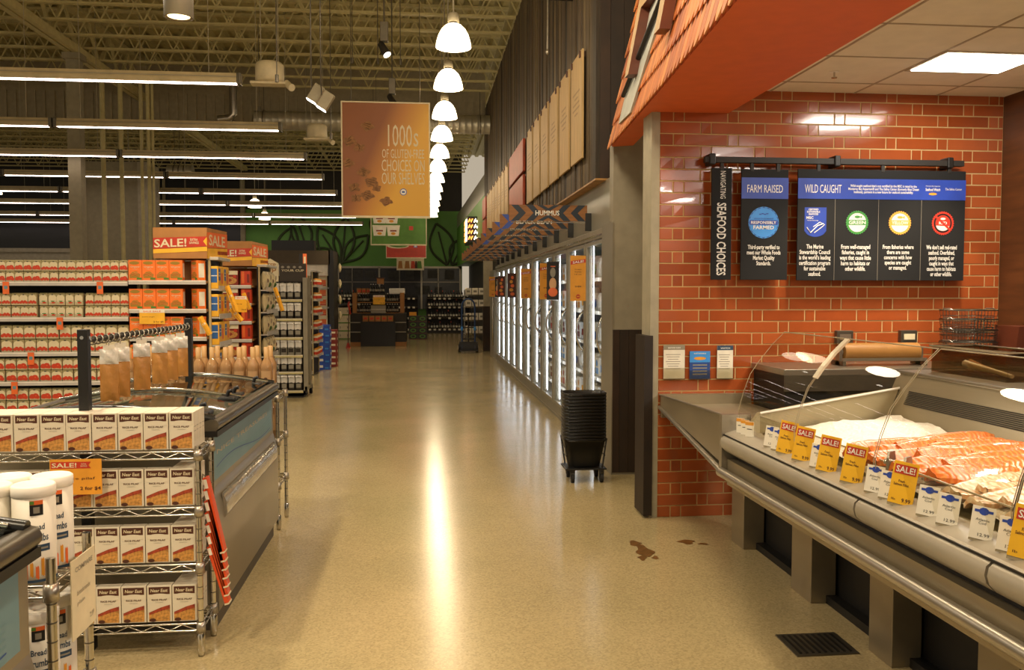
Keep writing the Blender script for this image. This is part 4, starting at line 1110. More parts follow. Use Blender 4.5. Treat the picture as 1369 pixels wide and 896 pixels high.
def carton(kind, w, h):
    b = MB(); d = .06
    b.box(-w / 2, w / 2, 0, d, 0, h * .93, 'carton_body', .002); b.prism([(0, h * .93), (d, h * .93), (d * .7, h), (d * .3, h)], 'x', -w / 2 + .002, w / 2 - .002, 'carton_top')
    Y = -.0006; b.rect((0, Y, h * .80), X_, Z_, w * .96, h * .24, 'carton_top'); b.disc((0, Y - .0003, h * .72), X_, Z_, w * .42, h * .13, 'carton_cream', 14); b.rect((0, Y - .0002, h * .5), X_, Z_, w * .92, h * .36, 'carton_cream'); b.rect((0, Y - .0005, h * .86), X_, Z_, w * .22, h * .08, 'dark')
    if kind == 0:
        for i, (x, z, r) in enumerate(((-.2, .30, .2), (.12, .34, .22), (.30, .24, .15), (-.33, .24, .12))): b.disc((x * w, Y - .0007 - .0001 * i, z * h), X_, Z_, r * 1.35 * w, r * w * 1.25, 'tomato', 12)
        b.disc((.14 * w, Y - .0014, .36 * h), X_, Z_, .06 * w, .05 * w, 'orange', 8)
    elif kind == 1:
        for i in range(5): b.disc(((-.34 + .17 * i) * w, Y - .0007 - .0001 * i, (.22 + .08 * (i % 2)) * h), X_, Z_, .17 * w, .16 * w, 'tomato', 10)
    else:
        b.disc((0, Y - .0007, .3 * h), X_, Z_, .34 * w, .07 * h, 'paper', 14); b.disc((.02 * w, Y - .0008, .31 * h), X_, Z_, .28 * w, .05 * h, 'green', 12); b.disc((.1 * w, Y - .0009, .2 * h), X_, Z_, .26 * w, .07 * h, 'tomato', 12)
    o = b.build('tomato_carton'); tag(o, 'x', 'carton'); return Kind(o)
K = {(k, s_): carton(k, w, h) for k in range(3) for s_, (w, h) in enumerate(((.0735, .099), (.0735, .112), (.096, .124), (.092, .108)))}
GRP = 'tomato cartons on the long shelving'
rows = [(1.654, .0765, 16, 0, lambda c: 0 if c > 9 else (1 if c > 4 else 0)), (1.327, .0768, 16, 1, lambda c: 1 if c < 5 else (2 if c < 10 else 1)), (1.007, .1035, 12, 2, lambda c: 1), (.737, .1, 12, 3, lambda c: 1 if c < 6 else 0), (.457, .1, 12, 3, lambda c: 0)]
for r, (z, p, n, s_, kf) in enumerate(rows):
    h = (.099, .112, .124, .108)[s_]
    for c in range(n):
        gap = .02 if (r == 1 and c >= 5) else 0; gap += .015 if (r == 1 and c >= 10) else 0
        for t in range(2):
            lab = 'tomato carton, %s shelf from the top, %s tier, %s from the right end' % (nth(r), ('lower', 'upper')[t], nth(c))
            K[(kf(c), s_)].put((-2.752 - p * c - gap + RND.uniform(-.003, .003) - (.012 if p > .09 else 0), GY + .02 + RND.uniform(0, .012), z + t * (h + .001)), lab, GRP)

# ------------------------------------------------------------------ first endcap: orange boxes and a cardboard SALE header
EX0, EX1 = -2.70, -2.0
shelving('endcap_shelving', 'endcap shelving with orange boxes at the aisle end of the tomato shelving', EX0, EX1, GY - .02, .6, (1.665, 1.40, 1.14, .88, .62, .36), 1.865, back='kraft')
root = thing('orange_box', 'x', 'box'); w, h, d = .118, .188, .08
b = MB(); b.box(-w / 2, w / 2, 0, d, 0, h, 'orange_box', .0015); b.build('carton', root)
b = MB(); Y = -.0007; mat('leaf_gold', '9a7a22', .5)
b.poly([(-w * .4, Y, h * .12), (w * .3, Y, h * .12), (w * .38, Y, h * .3), (w * .1, Y, h * .44), (-w * .2, Y, h * .42), (-w * .42, Y, h * .28)], 'leaf_gold'); b.rect((w * .3, Y - .0003, h * .09), X_, Z_, w * .38, h * .1, 'green'); b.disc((-w * .05, Y, h * .86), X_, Z_, w * .38, h * .08, 'leaf_gold', 14)
for i in range(3): b.tube([(-w * .35, Y - .0005, h * (.2 + .06 * i)), (0, Y - .0005, h * (.26 + .06 * i)), (w * .3, Y - .0005, h * (.2 + .07 * i))], .0018, 'orange', 4)
b.build('front_print', root)
b = MB(); b.text('Organic', (0, Y - .0008, h * .66), X_, (.1, 0, 1), w * .7, h * .09, 'cream', True); b.text('crackers', (0, Y - .0008, h * .57), X_, Z_, w * .4, h * .04, 'cream'); b.build('lettering', root)
b = MB(); b.rect((w / 2 + .0008, d / 2, h * .5), Y_, Z_, d * .7, h * .7, 'paper'); b.build('side_print', root)
OB = Kind(root)
for r, z in enumerate((1.667, 1.402, 1.142, .882)):
    for c in range(4): OB.put((-2.64 + c * .121, GY + .0, z), 'orange cracker box on the endcap, %s shelf from top, %s from the left' % (nth(r), nth(c)), 'orange boxes on the first endcap')
    OB.put((-2.12, GY + .035, z), 'turned orange box at the right end of the endcap, %s shelf from top' % nth(r), 'orange boxes on the first endcap', -.85)
def header(x0, x1, y0, y1, z, h, label, skew=0):
    root = thing('cardboard_header', label, 'sign', (x0, y0, z)); W = x1 - x0; D = y1 - y0
    b = MB(); b.prism([(0, 0), (W, 0), (W + skew, D), (skew, D)], 'z', 0, h, 'kraft'); p = b.build('cardboard_box', root)
    b = MB(); Y = -.002
    b.poly([(0, Y, h * .30), (W, Y, h * .40), (W, Y, h * .72), (W * .93, Y, h * .56), (W, Y, h * .72), (0, Y, h * .66)], 'red'); b.poly([(0, Y, h * .16), (W, Y, h * .24), (W, Y, h * .38), (0, Y, h * .29)], 'yellow'); b.poly([(W, Y - .001, h * .40), (W, Y - .001, h * .70), (W * .93, Y - .001, h * .56)], 'yellow'); b.build('ribbon_print', p)
    b = MB(); b.text('SALE!', (W * .32, Y - .002, h * .50), (1, 0, .04), Z_, W * .60, h * .27, 'cream', True); b.text('EXTRA\nSAVINGS', (W * .76, Y - .002, h * .56), X_, Z_, W * .18, h * .18, 'cream', True); b.build('lettering', p)
    b = MB(); n = Vector((D, -skew, 0)).normalized() * .002; sx = skew / D
    def S(u, v): return (W + sx * u * D + n.x, u * D + n.y, v * h)
    b.poly([S(0, .35), S(1, .42), S(1, .9), S(0, .86)], 'orange'); b.poly([S(0, .0), S(1, 0), S(1, .4), S(0, .33)], 'yellow'); b.poly([S(.5, .16), S(1, .18), S(1, .3), S(.5, .28)], 'red')
    nn = Vector((sx * D, D, 0)).normalized(); c = Vector(S(.48, .62)) + n * .5; b.text('SALE', c, nn, Z_, D * .8, h * .36, 'cream', True); b.build('side_print', p)
header(-2.475, -1.992, GY, GY + .55, 1.872, .285, 'large cardboard SALE header box on top of the first endcap', .06)
# wing display on the aisle end of the first endcap
def wing(x, y, D, z1, label, n):
    root = thing('wing_display', label, 'rack', (x, y, 0))
    b = MB(); b.box(-.11, -.095, 0, D, 0, z1, 'shelf_black'); b.build('back_panel', root)
    for yy in (.0, D - .02):
        b = MB(); b.box(-.095, -.075, yy, yy + .02, .02, z1, 'gond_cream'); b.build('side_upright', root)
    zs = []
    for i in range(n):
        z = z1 - .27 - i * .265
        if z < .05: break
        zs.append(z); b = MB(); b.box(-.095, 0, .02, D - .02, z - .015, z, 'strip_white'); b.box(0, .004, .0, D, z - .02, z + .03, 'strip_white'); b.build('shelf', root)
    b = MB(); b.box(-.11, .0, 0, D, z1, z1 + .03, 'strip_white', .004); b.build('top_cap', root)
    return root, zs
rt_, zs = wing(-1.905, GY + .06, .5, 1.86, 'narrow side display of blue and yellow packages at the end of the first endcap', 7)
b = MB(); mat('pkg_blue', '2f5fa0', .35)
b.box(-.08, 0, -.11, .11, 0, .215, 'yellow', .008); b.box(.0005, .001, -.10, -.02, .08, .19, 'pkg_blue'); b.box(.001, .0012, -.09, -.03, .12, .128, 'white'); b.box(.001, .0012, -.09, -.03, .15, .158, 'white'); b.rect((.0012, .04, .1), Y_, Z_, .07, .1, 'orange'); b.box(-.07, -.01, -.111, -.11, .06, .19, 'pkg_blue'); b.box(-.07, -.01, -.1115, -.111, .12, .128, 'white')
o = b.build('snack_package'); tag(o, 'x', 'package'); PK = Kind(o)
for i, z in enumerate(zs):
    for k in range(2): PK.put((-1.915, GY + .06 + .135 + k * .23, z), 'yellow package with blue panel on the side display, %s shelf from top, %s one' % (nth(i), ('near', 'far')[k]), 'packages on the first side display')
mat('clip_red', 'b5441f', .4)
for k, (x, y, z, w, L, a, lab) in enumerate(((-2.06, GY - .03, 1.33, .05, .19, -.5, 'yellow tag strip sticking out low at the right end of the orange box shelves'), (-1.885, GY + .3, 1.62, .05, .26, -.35, 'long yellow tag strip hanging from the first side display'), (-1.86, GY + .35, 1.40, .05, .16, -.7, 'short yellow tag strip angled out below the long one'), (-2.065, 10.25, 1.55, .045, .2, -.35, 'yellow tag strip by the red pizza boxes'), (-1.80, 10.8, 1.62, .05, .3, -.3, 'yellow tag strip on the second side display'))):
    b = MB(); b.M = Matrix.Rotation(a, 4, 'Y'); b.box(-.002, .002, -w / 2, w / 2, -L, 0, 'yellow'); b.box(-w / 2, w / 2, -.003, .0, -L, 0, 'yellow'); b.rect((0, -.0035, -L * .4), X_, Z_, w * .6, .02, 'paper')
    o = b.build('tag_strip', None, (x, y, z)); tag(o, lab, 'sign')
def tagcard(loc, w, h, label, ang=0):
    root = thing('shelf_card', label, 'sign', loc, ang); b = MB(); b.box(0, w, -.002, .002, 0, h * .8, 'yellow'); b.box(0, w, -.003, .003, h * .8, h, 'paper'); p = b.build('card', root)
    b = MB(); b.text('extra virgin', (w * .35, -.003, h * .5), X_, Z_, w * .5, h * .09, 'brown'); b.text('2 for $5', (w * .75, -.003, h * .15), X_, Z_, w * .4, h * .12, 'brown', True); b.text('SALE SALE', (w * .5, -.004, h * .9), X_, Z_, w * .7, h * .1, 'orange', True); b.build('lettering', p)
tagcard((-2.60, GY - .03, 1.265), .225, .13, 'yellow card with white top on the second orange box shelf')
tagcard((-1.86, GY + .55, 1.36), .11, .16, 'small yellow card sticking out from the first side display')

# ------------------------------------------------------------------ second endcap: red pizza boxes
Y2 = 10.31
shelving('endcap_shelving', 'second endcap shelving with red boxes behind the first one', -2.75, -1.985, Y2, .7, (1.64, 1.43, 1.22, 1.01, .80, .59), 1.86, back='kraft')
b = MB(); b.box(-.13, .13, 0, .1, 0, .17, 'red_dark', .002); b.rect((0, -.001, .145), X_, Z_, .25, .045, 'cream'); b.rect((-.03, -.0015, .147), X_, Z_, .12, .022, 'ink'); b.disc((.03, -.0015, .055), X_, Z_, .085, .045, 'food'); b.disc((.01, -.002, .06), X_, Z_, .05, .022, 'food_red'); b.disc((.09, -.0018, .1), X_, Z_, .02, .02, 'red')
o = b.build('pizza_box'); tag(o, 'x', 'box'); PB = Kind(o)
b = MB(); b.box(-.055, .055, 0, .1, 0, .165, 'tomato', .002); b.rect((-.03, -.001, .09), X_, Z_, .03, .14, 'orange'); b.rect((.03, -.001, .08), X_, Z_, .03, .1, 'red_dark')
o = b.build('mix_box'); tag(o, 'x', 'box'); MX = Kind(o)
for i, z in enumerate((1.642, 1.432, 1.222, 1.012, .802)):
    for c in range(2): PB.put((-2.27 - c * .28, Y2 + .02, z), 'red pizza box with cream top, second endcap, %s shelf from top, %s from the right' % (nth(i), nth(c)), 'red boxes on the second endcap')
    MX.put((-2.055, Y2 + .02, z), 'narrow orange-red box at the right end of second endcap, %s shelf from top' % nth(i), 'red boxes on the second endcap')
header(-2.43, -1.975, Y2, Y2 + .75, 1.868, .285, 'cardboard SALE header box on the second endcap, partly hidden by the first header', .05)
rt_, zs = wing(-1.84, Y2 + .15, .75, 1.86, 'side display of cream and green snack bags at the end of the second endcap', 7)
mat('bag_cream', 'cfc098', .35, bump=.5, bscale=30); mat('bag_green', '3c5a2a', .4); mat('bag_brown', '5a3420', .4)
b = MB(); b.M = Matrix.Rotation(PI / 2, 4, 'Z'); pillow(b, .17, 0, .22, .045, 'bag_cream'); pillow(b, .10, .02, .12, .053, 'bag_green'); b.disc((.0, -.05, .15), X_, Z_, .03, .03, 'bag_brown'); o = b.build('snack_bag'); tag(o, 'x', 'bag'); SB = Kind(o)
b = MB(); b.M = Matrix.Rotation(PI / 2, 4, 'Z'); pillow(b, .17, 0, .22, .045, 'bag_cream'); pillow(b, .11, .05, .17, .052, 'bag_brown'); o = b.build('snack_bag'); tag(o, 'x', 'bag'); SB2 = Kind(o)
for i, z in enumerate(zs):
    for k in range(4): (SB if (i + k) % 2 else SB2).put((-1.885, Y2 + .15 + .10 + k * .18, z), 'cream snack bag with %s print on second side display, %s shelf, %s from near' % ('green' if (i + k) % 2 else 'brown', nth(i), nth(k)), 'bags on the second side display')

# ------------------------------------------------------------------ coffee rack
CY = 12.95
shelving('coffee_rack', 'dark metal rack on casters stacked with silver-topped coffee bags', -2.86, -1.765, CY, .5, (1.455, 1.172, .895, .632, .385, .105), 1.76, strip='olive_paint', base=.02, side='grey_paint')
b = MB(); b.box(-1.765, -1.70, CY + .05, CY + .09, .1, 1.78, 'grey_paint'); b.box(-1.765, -1.70, CY + .42, CY + .46, .1, 1.78, 'grey_paint'); b.box(-1.75, -1.715, CY + .05, CY + .46, .1, .16, 'grey_paint'); tag(b.build('rack_frame'), 'grey upright frame at the right side of the coffee rack', 'frame')
b = MB(); b.cyl((-1.75, CY + .6, .06), (-1.71, CY + .6, .06), .06, 'rubber', n=18); b.cyl((-1.755, CY + .6, .06), (-1.705, CY + .6, .06), .025, 'steel', n=12); b.box(-1.756, -1.704, CY + .5, CY + .62, .10, .14, 'steel_dark'); tag(b.build('caster_wheel'), 'black caster wheel at the foot of the coffee rack', 'wheel')
mat('coffee_dark', '2b241b', .45); mat('coffee_grey', '8a8576', .45)
def cbag(m, m2):
    root = thing('coffee_bag', 'x', 'bag')
    b = MB(); n = 12; vs = []; H = .25
    for z, rx, ry in ((0, .046, .032), (.02, .048, .034), (.12, .047, .03), (.135, .047, .03)):
        for i in range(n):
            t = 2 * PI * i / n; c, s_ = math.cos(t), math.sin(t); vs.append((rx * math.copysign(abs(c) ** .5, c), .04 + ry * math.copysign(abs(s_) ** .5, s_), z))
    b.add(vs, [(i * n + k, i * n + (k + 1) % n, (i + 1) * n + (k + 1) % n, (i + 1) * n + k) for i in range(3) for k in range(n)], m, True); b.rect((0, .004, .07), X_, Z_, .07, .06, m2); b.build('bag_body', root)
    b = MB(); vs = []
    for z, rx, ry, dy in ((.115, .0485, .033, 0), (.17, .0485, .031, -.002), (.215, .048, .018, -.008), (.245, .048, .006, -.02), (.225, .047, .004, -.042), (.20, .046, .003, -.05)):
        for i in range(n):
            t = 2 * PI * i / n; c, s_ = math.cos(t), math.sin(t); vs.append((rx * math.copysign(abs(c) ** .5, c), .04 + dy + ry * math.copysign(abs(s_) ** .5, s_), z + .006 * math.sin(i * 2.3)))
    b.add(vs, [(i * n + k, i * n + (k + 1) % n, (i + 1) * n + (k + 1) % n, (i + 1) * n + k) for i in range(5) for k in range(n)], 'silver_bag', True); b.build('bag_top', root)
    return Kind(root)
C1 = cbag('coffee_dark', 'coffee_grey'); C2 = cbag('coffee_grey', 'coffee_dark')
for r, z in enumerate((1.457, 1.174, .897, .634, .387, .107)):
    for c in range(6):
        (C2 if r == 3 else C1).put((-1.84 - c * .104, CY + .03, z), 'silver-topped %s coffee bag, %s shelf of the coffee rack, %s from the right' % ('grey' if r == 3 else 'dark', nth(r), nth(c)), 'coffee bags on the rack', RND.uniform(-.1, .1))
mat('sign_dark', '33291c', .6); root = thing('coffee_sign', 'dark coffee sign with cream hexagon reading STEP UP YOUR CUP above the coffee rack', 'sign', (-2.30, CY + .1, 1.72))
b = MB(); b.box(.19, .58, 0, .02, 0, .27, 'sign_dark'); p = b.build('board', root)
b = MB(); b.text('YOUR CUP', (.385, -.003, .165), X_, Z_, .33, .032, 'cream', True)
for i in range(4): b.disc((.24 + .085 * i, -.003, .215), X_, Z_, .024, .018, 'text_grey', 8)
b.build('lettering', p)
b = MB(); b.prism([(-.06, .0), (.18, .0), (.18, .27), (.06, .34), (-.06, .27)], 'y', -.01, .01, 'cream'); p2 = b.build('hexagon', root)
b = MB(); b.text('STEP', (.06, -.012, .245), X_, Z_, .17, .05, 'kraft', True); b.text('UP', (.07, -.012, .16), X_, Z_, .16, .09, 'kraft', True); b.disc((.04, -.012, .04), X_, Z_, .03, .025, 'brown'); b.disc((.10, -.012, .06), (.7, 0, .7), (-.7, 0, .7), .03, .012, 'brown'); b.build('lettering', p2)

# ------------------------------------------------------------------ farther endcaps along the left of the aisle
def jar_end(x, y, D, n, label, grp, mats_, z1=1.75):
    rt_, zs = wing(x, y, D, z1, label, n)
    b = MB(); b.lathe([(0, 0), (.042, .002), (.042, .10), (.03, .12), (.03, .145), (0, .146)], mats_[0], n=10); b.lathe([(.0425, .03), (.0425, .085)], mats_[1], n=10); b.lathe([(.031, .12), (.031, .147), (0, .148)], mats_[2], n=10)
    o = b.build('jar'); tag(o, 'x', 'jar'); k = Kind(o)
    for i, z in enumerate(zs):
        for q in range(int((D - .06) / .095)): k.put((x - .045, y + .07 + q * .095, z), 'jar in the %s, %s shelf from top, %s from near' % (grp, nth(i), nth(q)), 'jars in the ' + grp)
jar_end(-1.93, 14.6, .75, 6, 'narrow end display of brown jars beyond the coffee rack', 'nearer jar display', ('brown', 'gold', 'red'))
jar_end(-1.98, 16.5, .95, 6, 'end display of pale and orange jars farther along the left aisle', 'farther jar display', ('cream', 'tomato', 'gold'), 1.95)
b = MB(); b.box(-2.02, -1.96, 14.5, 14.56, 1.8, 2.2, 'shelf_black'); b.box(-1.96, -1.9, 14.5, 14.53, 1.78, 2.2, 'orange'); b.rect((-1.93, 14.498, 2.0), X_, Z_, .03, .3, 'cream'); tag(b.build('aisle_flag'), 'small black and orange flag sign above the brown jar display', 'sign')
# cases of drinks on the floor
mat('case_blue', '2a4fae', .4)
b = MB(); b.box(-.13, .13, -.0, .28, 0, .128, 'case_blue', .002); b.rect((-.05, -.001, .07), X_, Z_, .09, .05, 'white'); b.rect((.07, -.001, .04), X_, Z_, .07, .03, 'sky_blue'); b.box(.1305, .131, .05, .2, .04, .09, 'white'); o = b.build('drink_case'); tag(o, 'x', 'case'); DC = Kind(o)
for i in range(7): DC.put((-2.0 + .006 * (i % 3), 17.6, .002 + i * .13), 'blue drinks case in the floor stack by the left aisle, %s from the bottom' % nth(i), 'blue drinks cases')
b = MB(); b.box(-.13, .13, -.0, .28, 0, .128, 'red_dark', .002); b.rect((-.0, -.001, .07), X_, Z_, .2, .04, 'cream'); b.box(.1305, .131, .05, .2, .04, .09, 'cream'); o = b.build('drink_case'); tag(o, 'x', 'case'); DR = Kind(o)
for i in range(6): DR.put((-1.93, 18.35, .002 + i * .13), 'red and cream case in the stack behind the blue one, %s from the bottom' % nth(i), 'red drinks cases')
# tall dark bay with bags on its aisle end
mat('bay_brown', '4a3d27', .6); root = thing('wall_bay', 'tall dark brown shelving bay with black end panel along the left of the aisle', 'shelving', (-2.05, 20.0, 0))
b = MB(); b.box(-2.0, -.05, .0, .6, 2.2, 2.52, 'bay_brown'); b.box(-2.0, -.05, .55, .6, 0, 2.2, 'bay_brown'); b.box(-1.9, -.1, .05, .5, 1.95, 2.2, 'white'); b.build('canopy', root)
b = MB(); b.box(-.08, .03, 0, 1.0, 0, 2.52, 'black'); b.build('end_panel', root)
for z in (.3, .75, 1.2, 1.65): b = MB(); b.box(-2.0, -.08, .1, .55, z, z + .03, 'strip_white'); b.build('shelf', root)
b = MB(); b.box(-3.55, -2.56, 20.9, 21.3, 2.2, 2.8, 'black'); b.box(-3.55, -2.56, 20.88, 20.9, 2.2, 2.45, 'kraft'); b.box(-3.4, -2.7, 20.95, 21.25, 0, 2.2, 'dark'); tag(b.build('display_tower'), 'black-topped display tower behind the coffee sign', 'shelving')
for i in range(4):
    c = (SB if i % 3 else SB2).put((-1.96, 20.85, .9 + i * .38), 'snack bag clipped at the far edge of the black end panel, %s up' % nth(i), 'bags on the black end panel')
b = MB(); b.box(-.10, .10, 0, .2, 0, .22, 'cream', .002); b.rect((0, -.001, .12), X_, Z_, .14, .1, 'orange'); b.rect((0, -.0015, .05), X_, Z_, .14, .03, 'tomato'); o = b.build('snack_box'); tag(o, 'x', 'box'); XB = Kind(o)
for r, z in enumerate((.332, .782, 1.232, 1.682)):
    for c in range(5):
        for t in range(2): XB.put((-2.28 - c * .21, 20.14, z + t * .222), 'pale snack box in the tall brown bay, %s shelf up, %s tier, %s from right' % (nth(r), ('lower', 'upper')[t], nth(c)), 'snack boxes in the tall bay')
# ------------------------------------------------------------------ seafood counter
mat('bumper', '99907e', .38, .15, var=.05); mat('counter_steel', '978a70', .34, .6, var=.12, scale=2, stretch=(3, .4, 3)); mat('counter_black', '0c0b0a', .5); mat('inner_wall', '9c8f70', .45, .2, var=.12, scale=4)
glass('case_glass', 'f6f4ec', 1.35, .015); glass('clear_strip', 'f0eee6', 1.5, .05, .2)
root = thing('seafood_counter', 'long steel seafood display counter with curved glass front and a bumper rail', 'counter', (0, 0, 0))
YA, YB = 3.56, 0.9
segs = [(2.405, 3.55), (1.805, 2.395), (.9, 1.795)]
for a, c in segs:
    b = MB(); pr = [(1.318, .862), (1.290, .872), (1.272, .89), (1.266, .91), (1.270, .93), (1.284, .942), (1.34, .945), (1.34, .862)]
    b.prism(pr, 'y', a, c, 'bumper', True); b.build('bumper_panel', root)
b = MB(); b.prism([(1.282, .946), (1.290, .952), (1.372, .975), (1.372, .945)], 'y', YB, YA - .01, 'bumper'); b.box(1.279, 1.30, YB, YA - .01, .942, .947, 'counter_black'); b.build('tag_ledge', root)
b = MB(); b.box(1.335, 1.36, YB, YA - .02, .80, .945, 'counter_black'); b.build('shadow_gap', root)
b = MB(); b.prism([(1.298, .838), (1.36, .838), (1.94, .80), (1.94, .66), (1.36, .70), (1.298, .728)], 'y', YB, YA - .01, 'counter_steel'); b.build('apron', root)
b = MB(); b.cyl((1.272, YB, .782), (1.272, YA + .0, .782), .021, 'steel', n=16)
y = YA - .25
while y > YB: b.cyl((1.272, y, .782), (1.30, y, .782), .010, 'steel_dark', n=8); y -= .55
b.ell((1.272, YA, .782), .021, .012, .021, 'steel'); b.build('bumper_rail', root)
b = MB(); b.box(1.272, 1.40, YA - .012, YA + .02, .795, 1.03, 'steel'); b.build('end_plate', root)
for y0, y1 in ((4.96, 5.16), (4.05, 4.28), (3.305, 3.49), (2.55, 2.76), (1.80, 2.0)):
    b = MB(); b.box(1.92, 2.05, y0, y1, .0, .70, 'counter_steel', .003); b.build('pedestal', root)
b = MB(); b.box(2.06, 2.10, YB, 5.3, 0, .70, 'counter_black'); b.box(2.0, 2.06, YB, 5.3, .0, .04, 'counter_black'); b.build('kick_panel', root)
b = MB(); b.box(1.99, 2.5, YB, YA, .70, 1.0, 'counter_steel'); b.prism([(1.985, 1.0), (2.07, 1.20), (2.50, 1.20), (2.50, 1.0)], 'y', YB, YA, 'counter_steel'); b.box(2.06, 2.52, YB, YA, 1.20, 1.215, 'steel', .004); b.build('rear_body', root)
b = MB(); n_ = 9
for i in range(n_):
    t = .42 + i * .032
    b.cyl((1.985 + .085 * t - .004, YB, 1.0 + .2 * t), (1.985 + .085 * t - .004, 3.42, 1.0 + .2 * t), .0022, 'dark', n=5)
b.build('vent_grille', root)
b = MB(); b.prism([(1.36, .95), (1.985, 1.0), (1.985, .80), (1.36, .80)], 'y', YB, YA - .02, 'inner_wall'); b.build('ice_pan', root)
b = MB(); b.prism([(1.345, .95), (1.985, 1.0), (2.04, 1.14), (1.70, 1.09), (1.42, 1.04)], 'y', 3.50, 3.53, 'inner_wall'); b.build('end_wall', root)
b = MB(); b.cyl((1.42, 3.495, 1.042), (2.04, 3.495, 1.142), .005, 'text_white', n=6); b.build('end_wall_edge', root)
arc_ = [(1.292, 1.0), (1.302, 1.057), (1.334, 1.13), (1.376, 1.209), (1.414, 1.263), (1.472, 1.335), (1.524, 1.385)]
arc_ = [(x + .035 * max(0, 1 - (z - 1.0) / .2), z) for x, z in arc_]; arc_[0] = (1.335, .972)
for k, (a, c) in enumerate(((2.957, 3.50), (2.405, 2.947), (1.805, 2.395), (1.2, 1.795))):
    b = MB(); vs = []; fs = []
    for x, z in arc_: vs += [(x, a, z), (x, c, z)]
    for i in range(len(arc_) - 1): fs.append((2 * i, 2 * i + 2, 2 * i + 3, 2 * i + 1))
    b.add(vs, fs, 'case_glass', True); g = b.build('glass_pane', root)
    e = MB(); e.tube([(x, a, z) for x, z in arc_], .0013, 'clear_edge' if 'clear_edge' in MATS else mat('clear_edge', '9c8f70', .2), 5); e.tube([(x, c, z) for x, z in arc_], .0013, 'clear_edge', 5); e.cyl((arc_[-1][0], a, arc_[-1][1]), (arc_[-1][0], c, arc_[-1][1]), .0022, 'clear_edge', n=5); e.build('polished_edge', g)
mat('seam_reflection', 'd8cdb4', .25)  # pale strip over the upper pane seam, shaped as a ceiling light's reflection
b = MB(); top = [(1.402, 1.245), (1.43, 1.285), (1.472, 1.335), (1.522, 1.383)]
for (x, z), (x2, z2) in zip(top, top[1:]): b.bar((x, 2.952, z), (x2, 2.952, z2), .03, .008, 'seam_reflection')
b.build('seam_strip', root)
for y in (2.40, 1.80):
    if y < 2: b = MB(); b.tube([(x + .004, y, z) for x, z in arc_[:]], .0035, 'dark', 6); b.build('seam_strip', root)
    for dy in (.045, -.045):
        b = MB(); b.M = Matrix.Translation((1.405, y + dy, .955)) @ Matrix.Rotation(.6, 4, 'Z')
        b.prism([(-.022, 0), (.022, 0), (.022, .10), (.016, .118), (-.016, .118), (-.022, .10)], 'y', -.004, .004, 'steel'); b.cyl((0, -.02, .085), (0, .02, .085), .008, 'chrome', n=10); b.build('glass_hinge', root)
b = MB(); b.box(1.405, 1.409, 1.0, 3.46, .965, 1.035, 'clear_strip'); b.box(1.404, 1.410, 1.0, 3.46, 1.033, 1.037, 'clear_edge'); b.build('clear_guard', root)
# far trough between the case and the wall
b = MB()
A = [(1.617, 5.735, .853), (1.30, 3.585, 1.02), (1.30, 3.585, .80), (1.617, 5.735, .775)]
Bk = [(x + .012, y, z) for x, y, z in A]
b.add(A + Bk, [(0, 1, 2, 3), (7, 6, 5, 4), (0, 4, 5, 1), (3, 2, 6, 7), (0, 3, 7, 4), (1, 5, 6, 2)], 'counter_steel'); b.build('trough_front', root)
b = MB(); b.cyl((1.612, 5.735, .856), (1.295, 3.585, 1.022), .006, 'steel', n=8); b.build('trough_edge', root)
b = MB(); b.box(1.62, 2.25, 5.70, 5.735, .70, .86, 'counter_steel'); b.poly([(1.615, 5.73, .79), (1.31, 3.59, .80), (2.25, 3.59, .80), (2.25, 5.73, .79)], 'counter_steel'); b.poly([(1.615, 5.73, .772), (1.31, 3.59, .775), (2.25, 3.59, .775), (2.25, 5.73, .772)], 'counter_steel'); b.build('trough_basin', root)
b = MB(); b.tube([(1.612, 5.73, .768), (1.285, 3.60, .782)], .014, 'steel', 12); b.build('trough_rail', root)
# crushed ice
mat('ice', 'efe9dc', .45, var=.05, scale=30, bump=.9, bscale=70)
b = MB(); nx, ny = 26, 90; vs = []
for i in range(nx + 1):
    for j in range(ny + 1):
        u = i / nx; y = 1.0 + 2.47 * j / ny; x = 1.415 + .57 * u
        z = .972 + .045 * u + .012 * math.sin(y * 7 + u * 3) + .010 * math.sin(y * 19 + u * 11) + RND.uniform(-.004, .004)
        z += .010
        if y > 3.4: z -= (y - 3.4) * .3
        vs.append((x + RND.uniform(-.003, .003), y, z))
b.add(vs, [(i * (ny + 1) + j, (i + 1) * (ny + 1) + j, (i + 1) * (ny + 1) + j + 1, i * (ny + 1) + j + 1) for i in range(nx) for j in range(ny)], 'ice', True)
tag(b.build('crushed_ice'), 'bed of white crushed ice filling the seafood case', 'ice', None, 'stuff')
# fish fillets on the ice
def mat_fish(name, c1, c2):
    m = bpy.data.materials.new(name); m.use_nodes = True; nt = m.node_tree; bb = nt.nodes['Principled BSDF']
    tc = nt.nodes.new('ShaderNodeTexCoord'); w = nt.nodes.new('ShaderNodeTexWave'); w.inputs['Scale'].default_value = 16; w.inputs['Distortion'].default_value = 9; w.inputs['Detail'].default_value = 2; w.inputs['Detail Scale'].default_value = 1.5
    nt.links.new(tc.outputs['Object'], w.inputs['Vector']); r = nt.nodes.new('ShaderNodeValToRGB'); r.color_ramp.elements[0].color = lin(c1); r.color_ramp.elements[1].color = lin(c2); r.color_ramp.elements[0].position = .45
    nt.links.new(w.outputs['Fac'], r.inputs['Fac']); nt.links.new(r.outputs['Color'], bb.inputs['Base Color']); bb.inputs['Roughness'].default_value = .35; bb.inputs['Coat Weight'].default_value = .3
    bp = nt.nodes.new('ShaderNodeBump'); bp.inputs['Strength'].default_value = .22; bp.inputs['Distance'].default_value = .005; nt.links.new(w.outputs['Fac'], bp.inputs['Height']); nt.links.new(bp.outputs['Normal'], bb.inputs['Normal'])
    MATS[name] = m
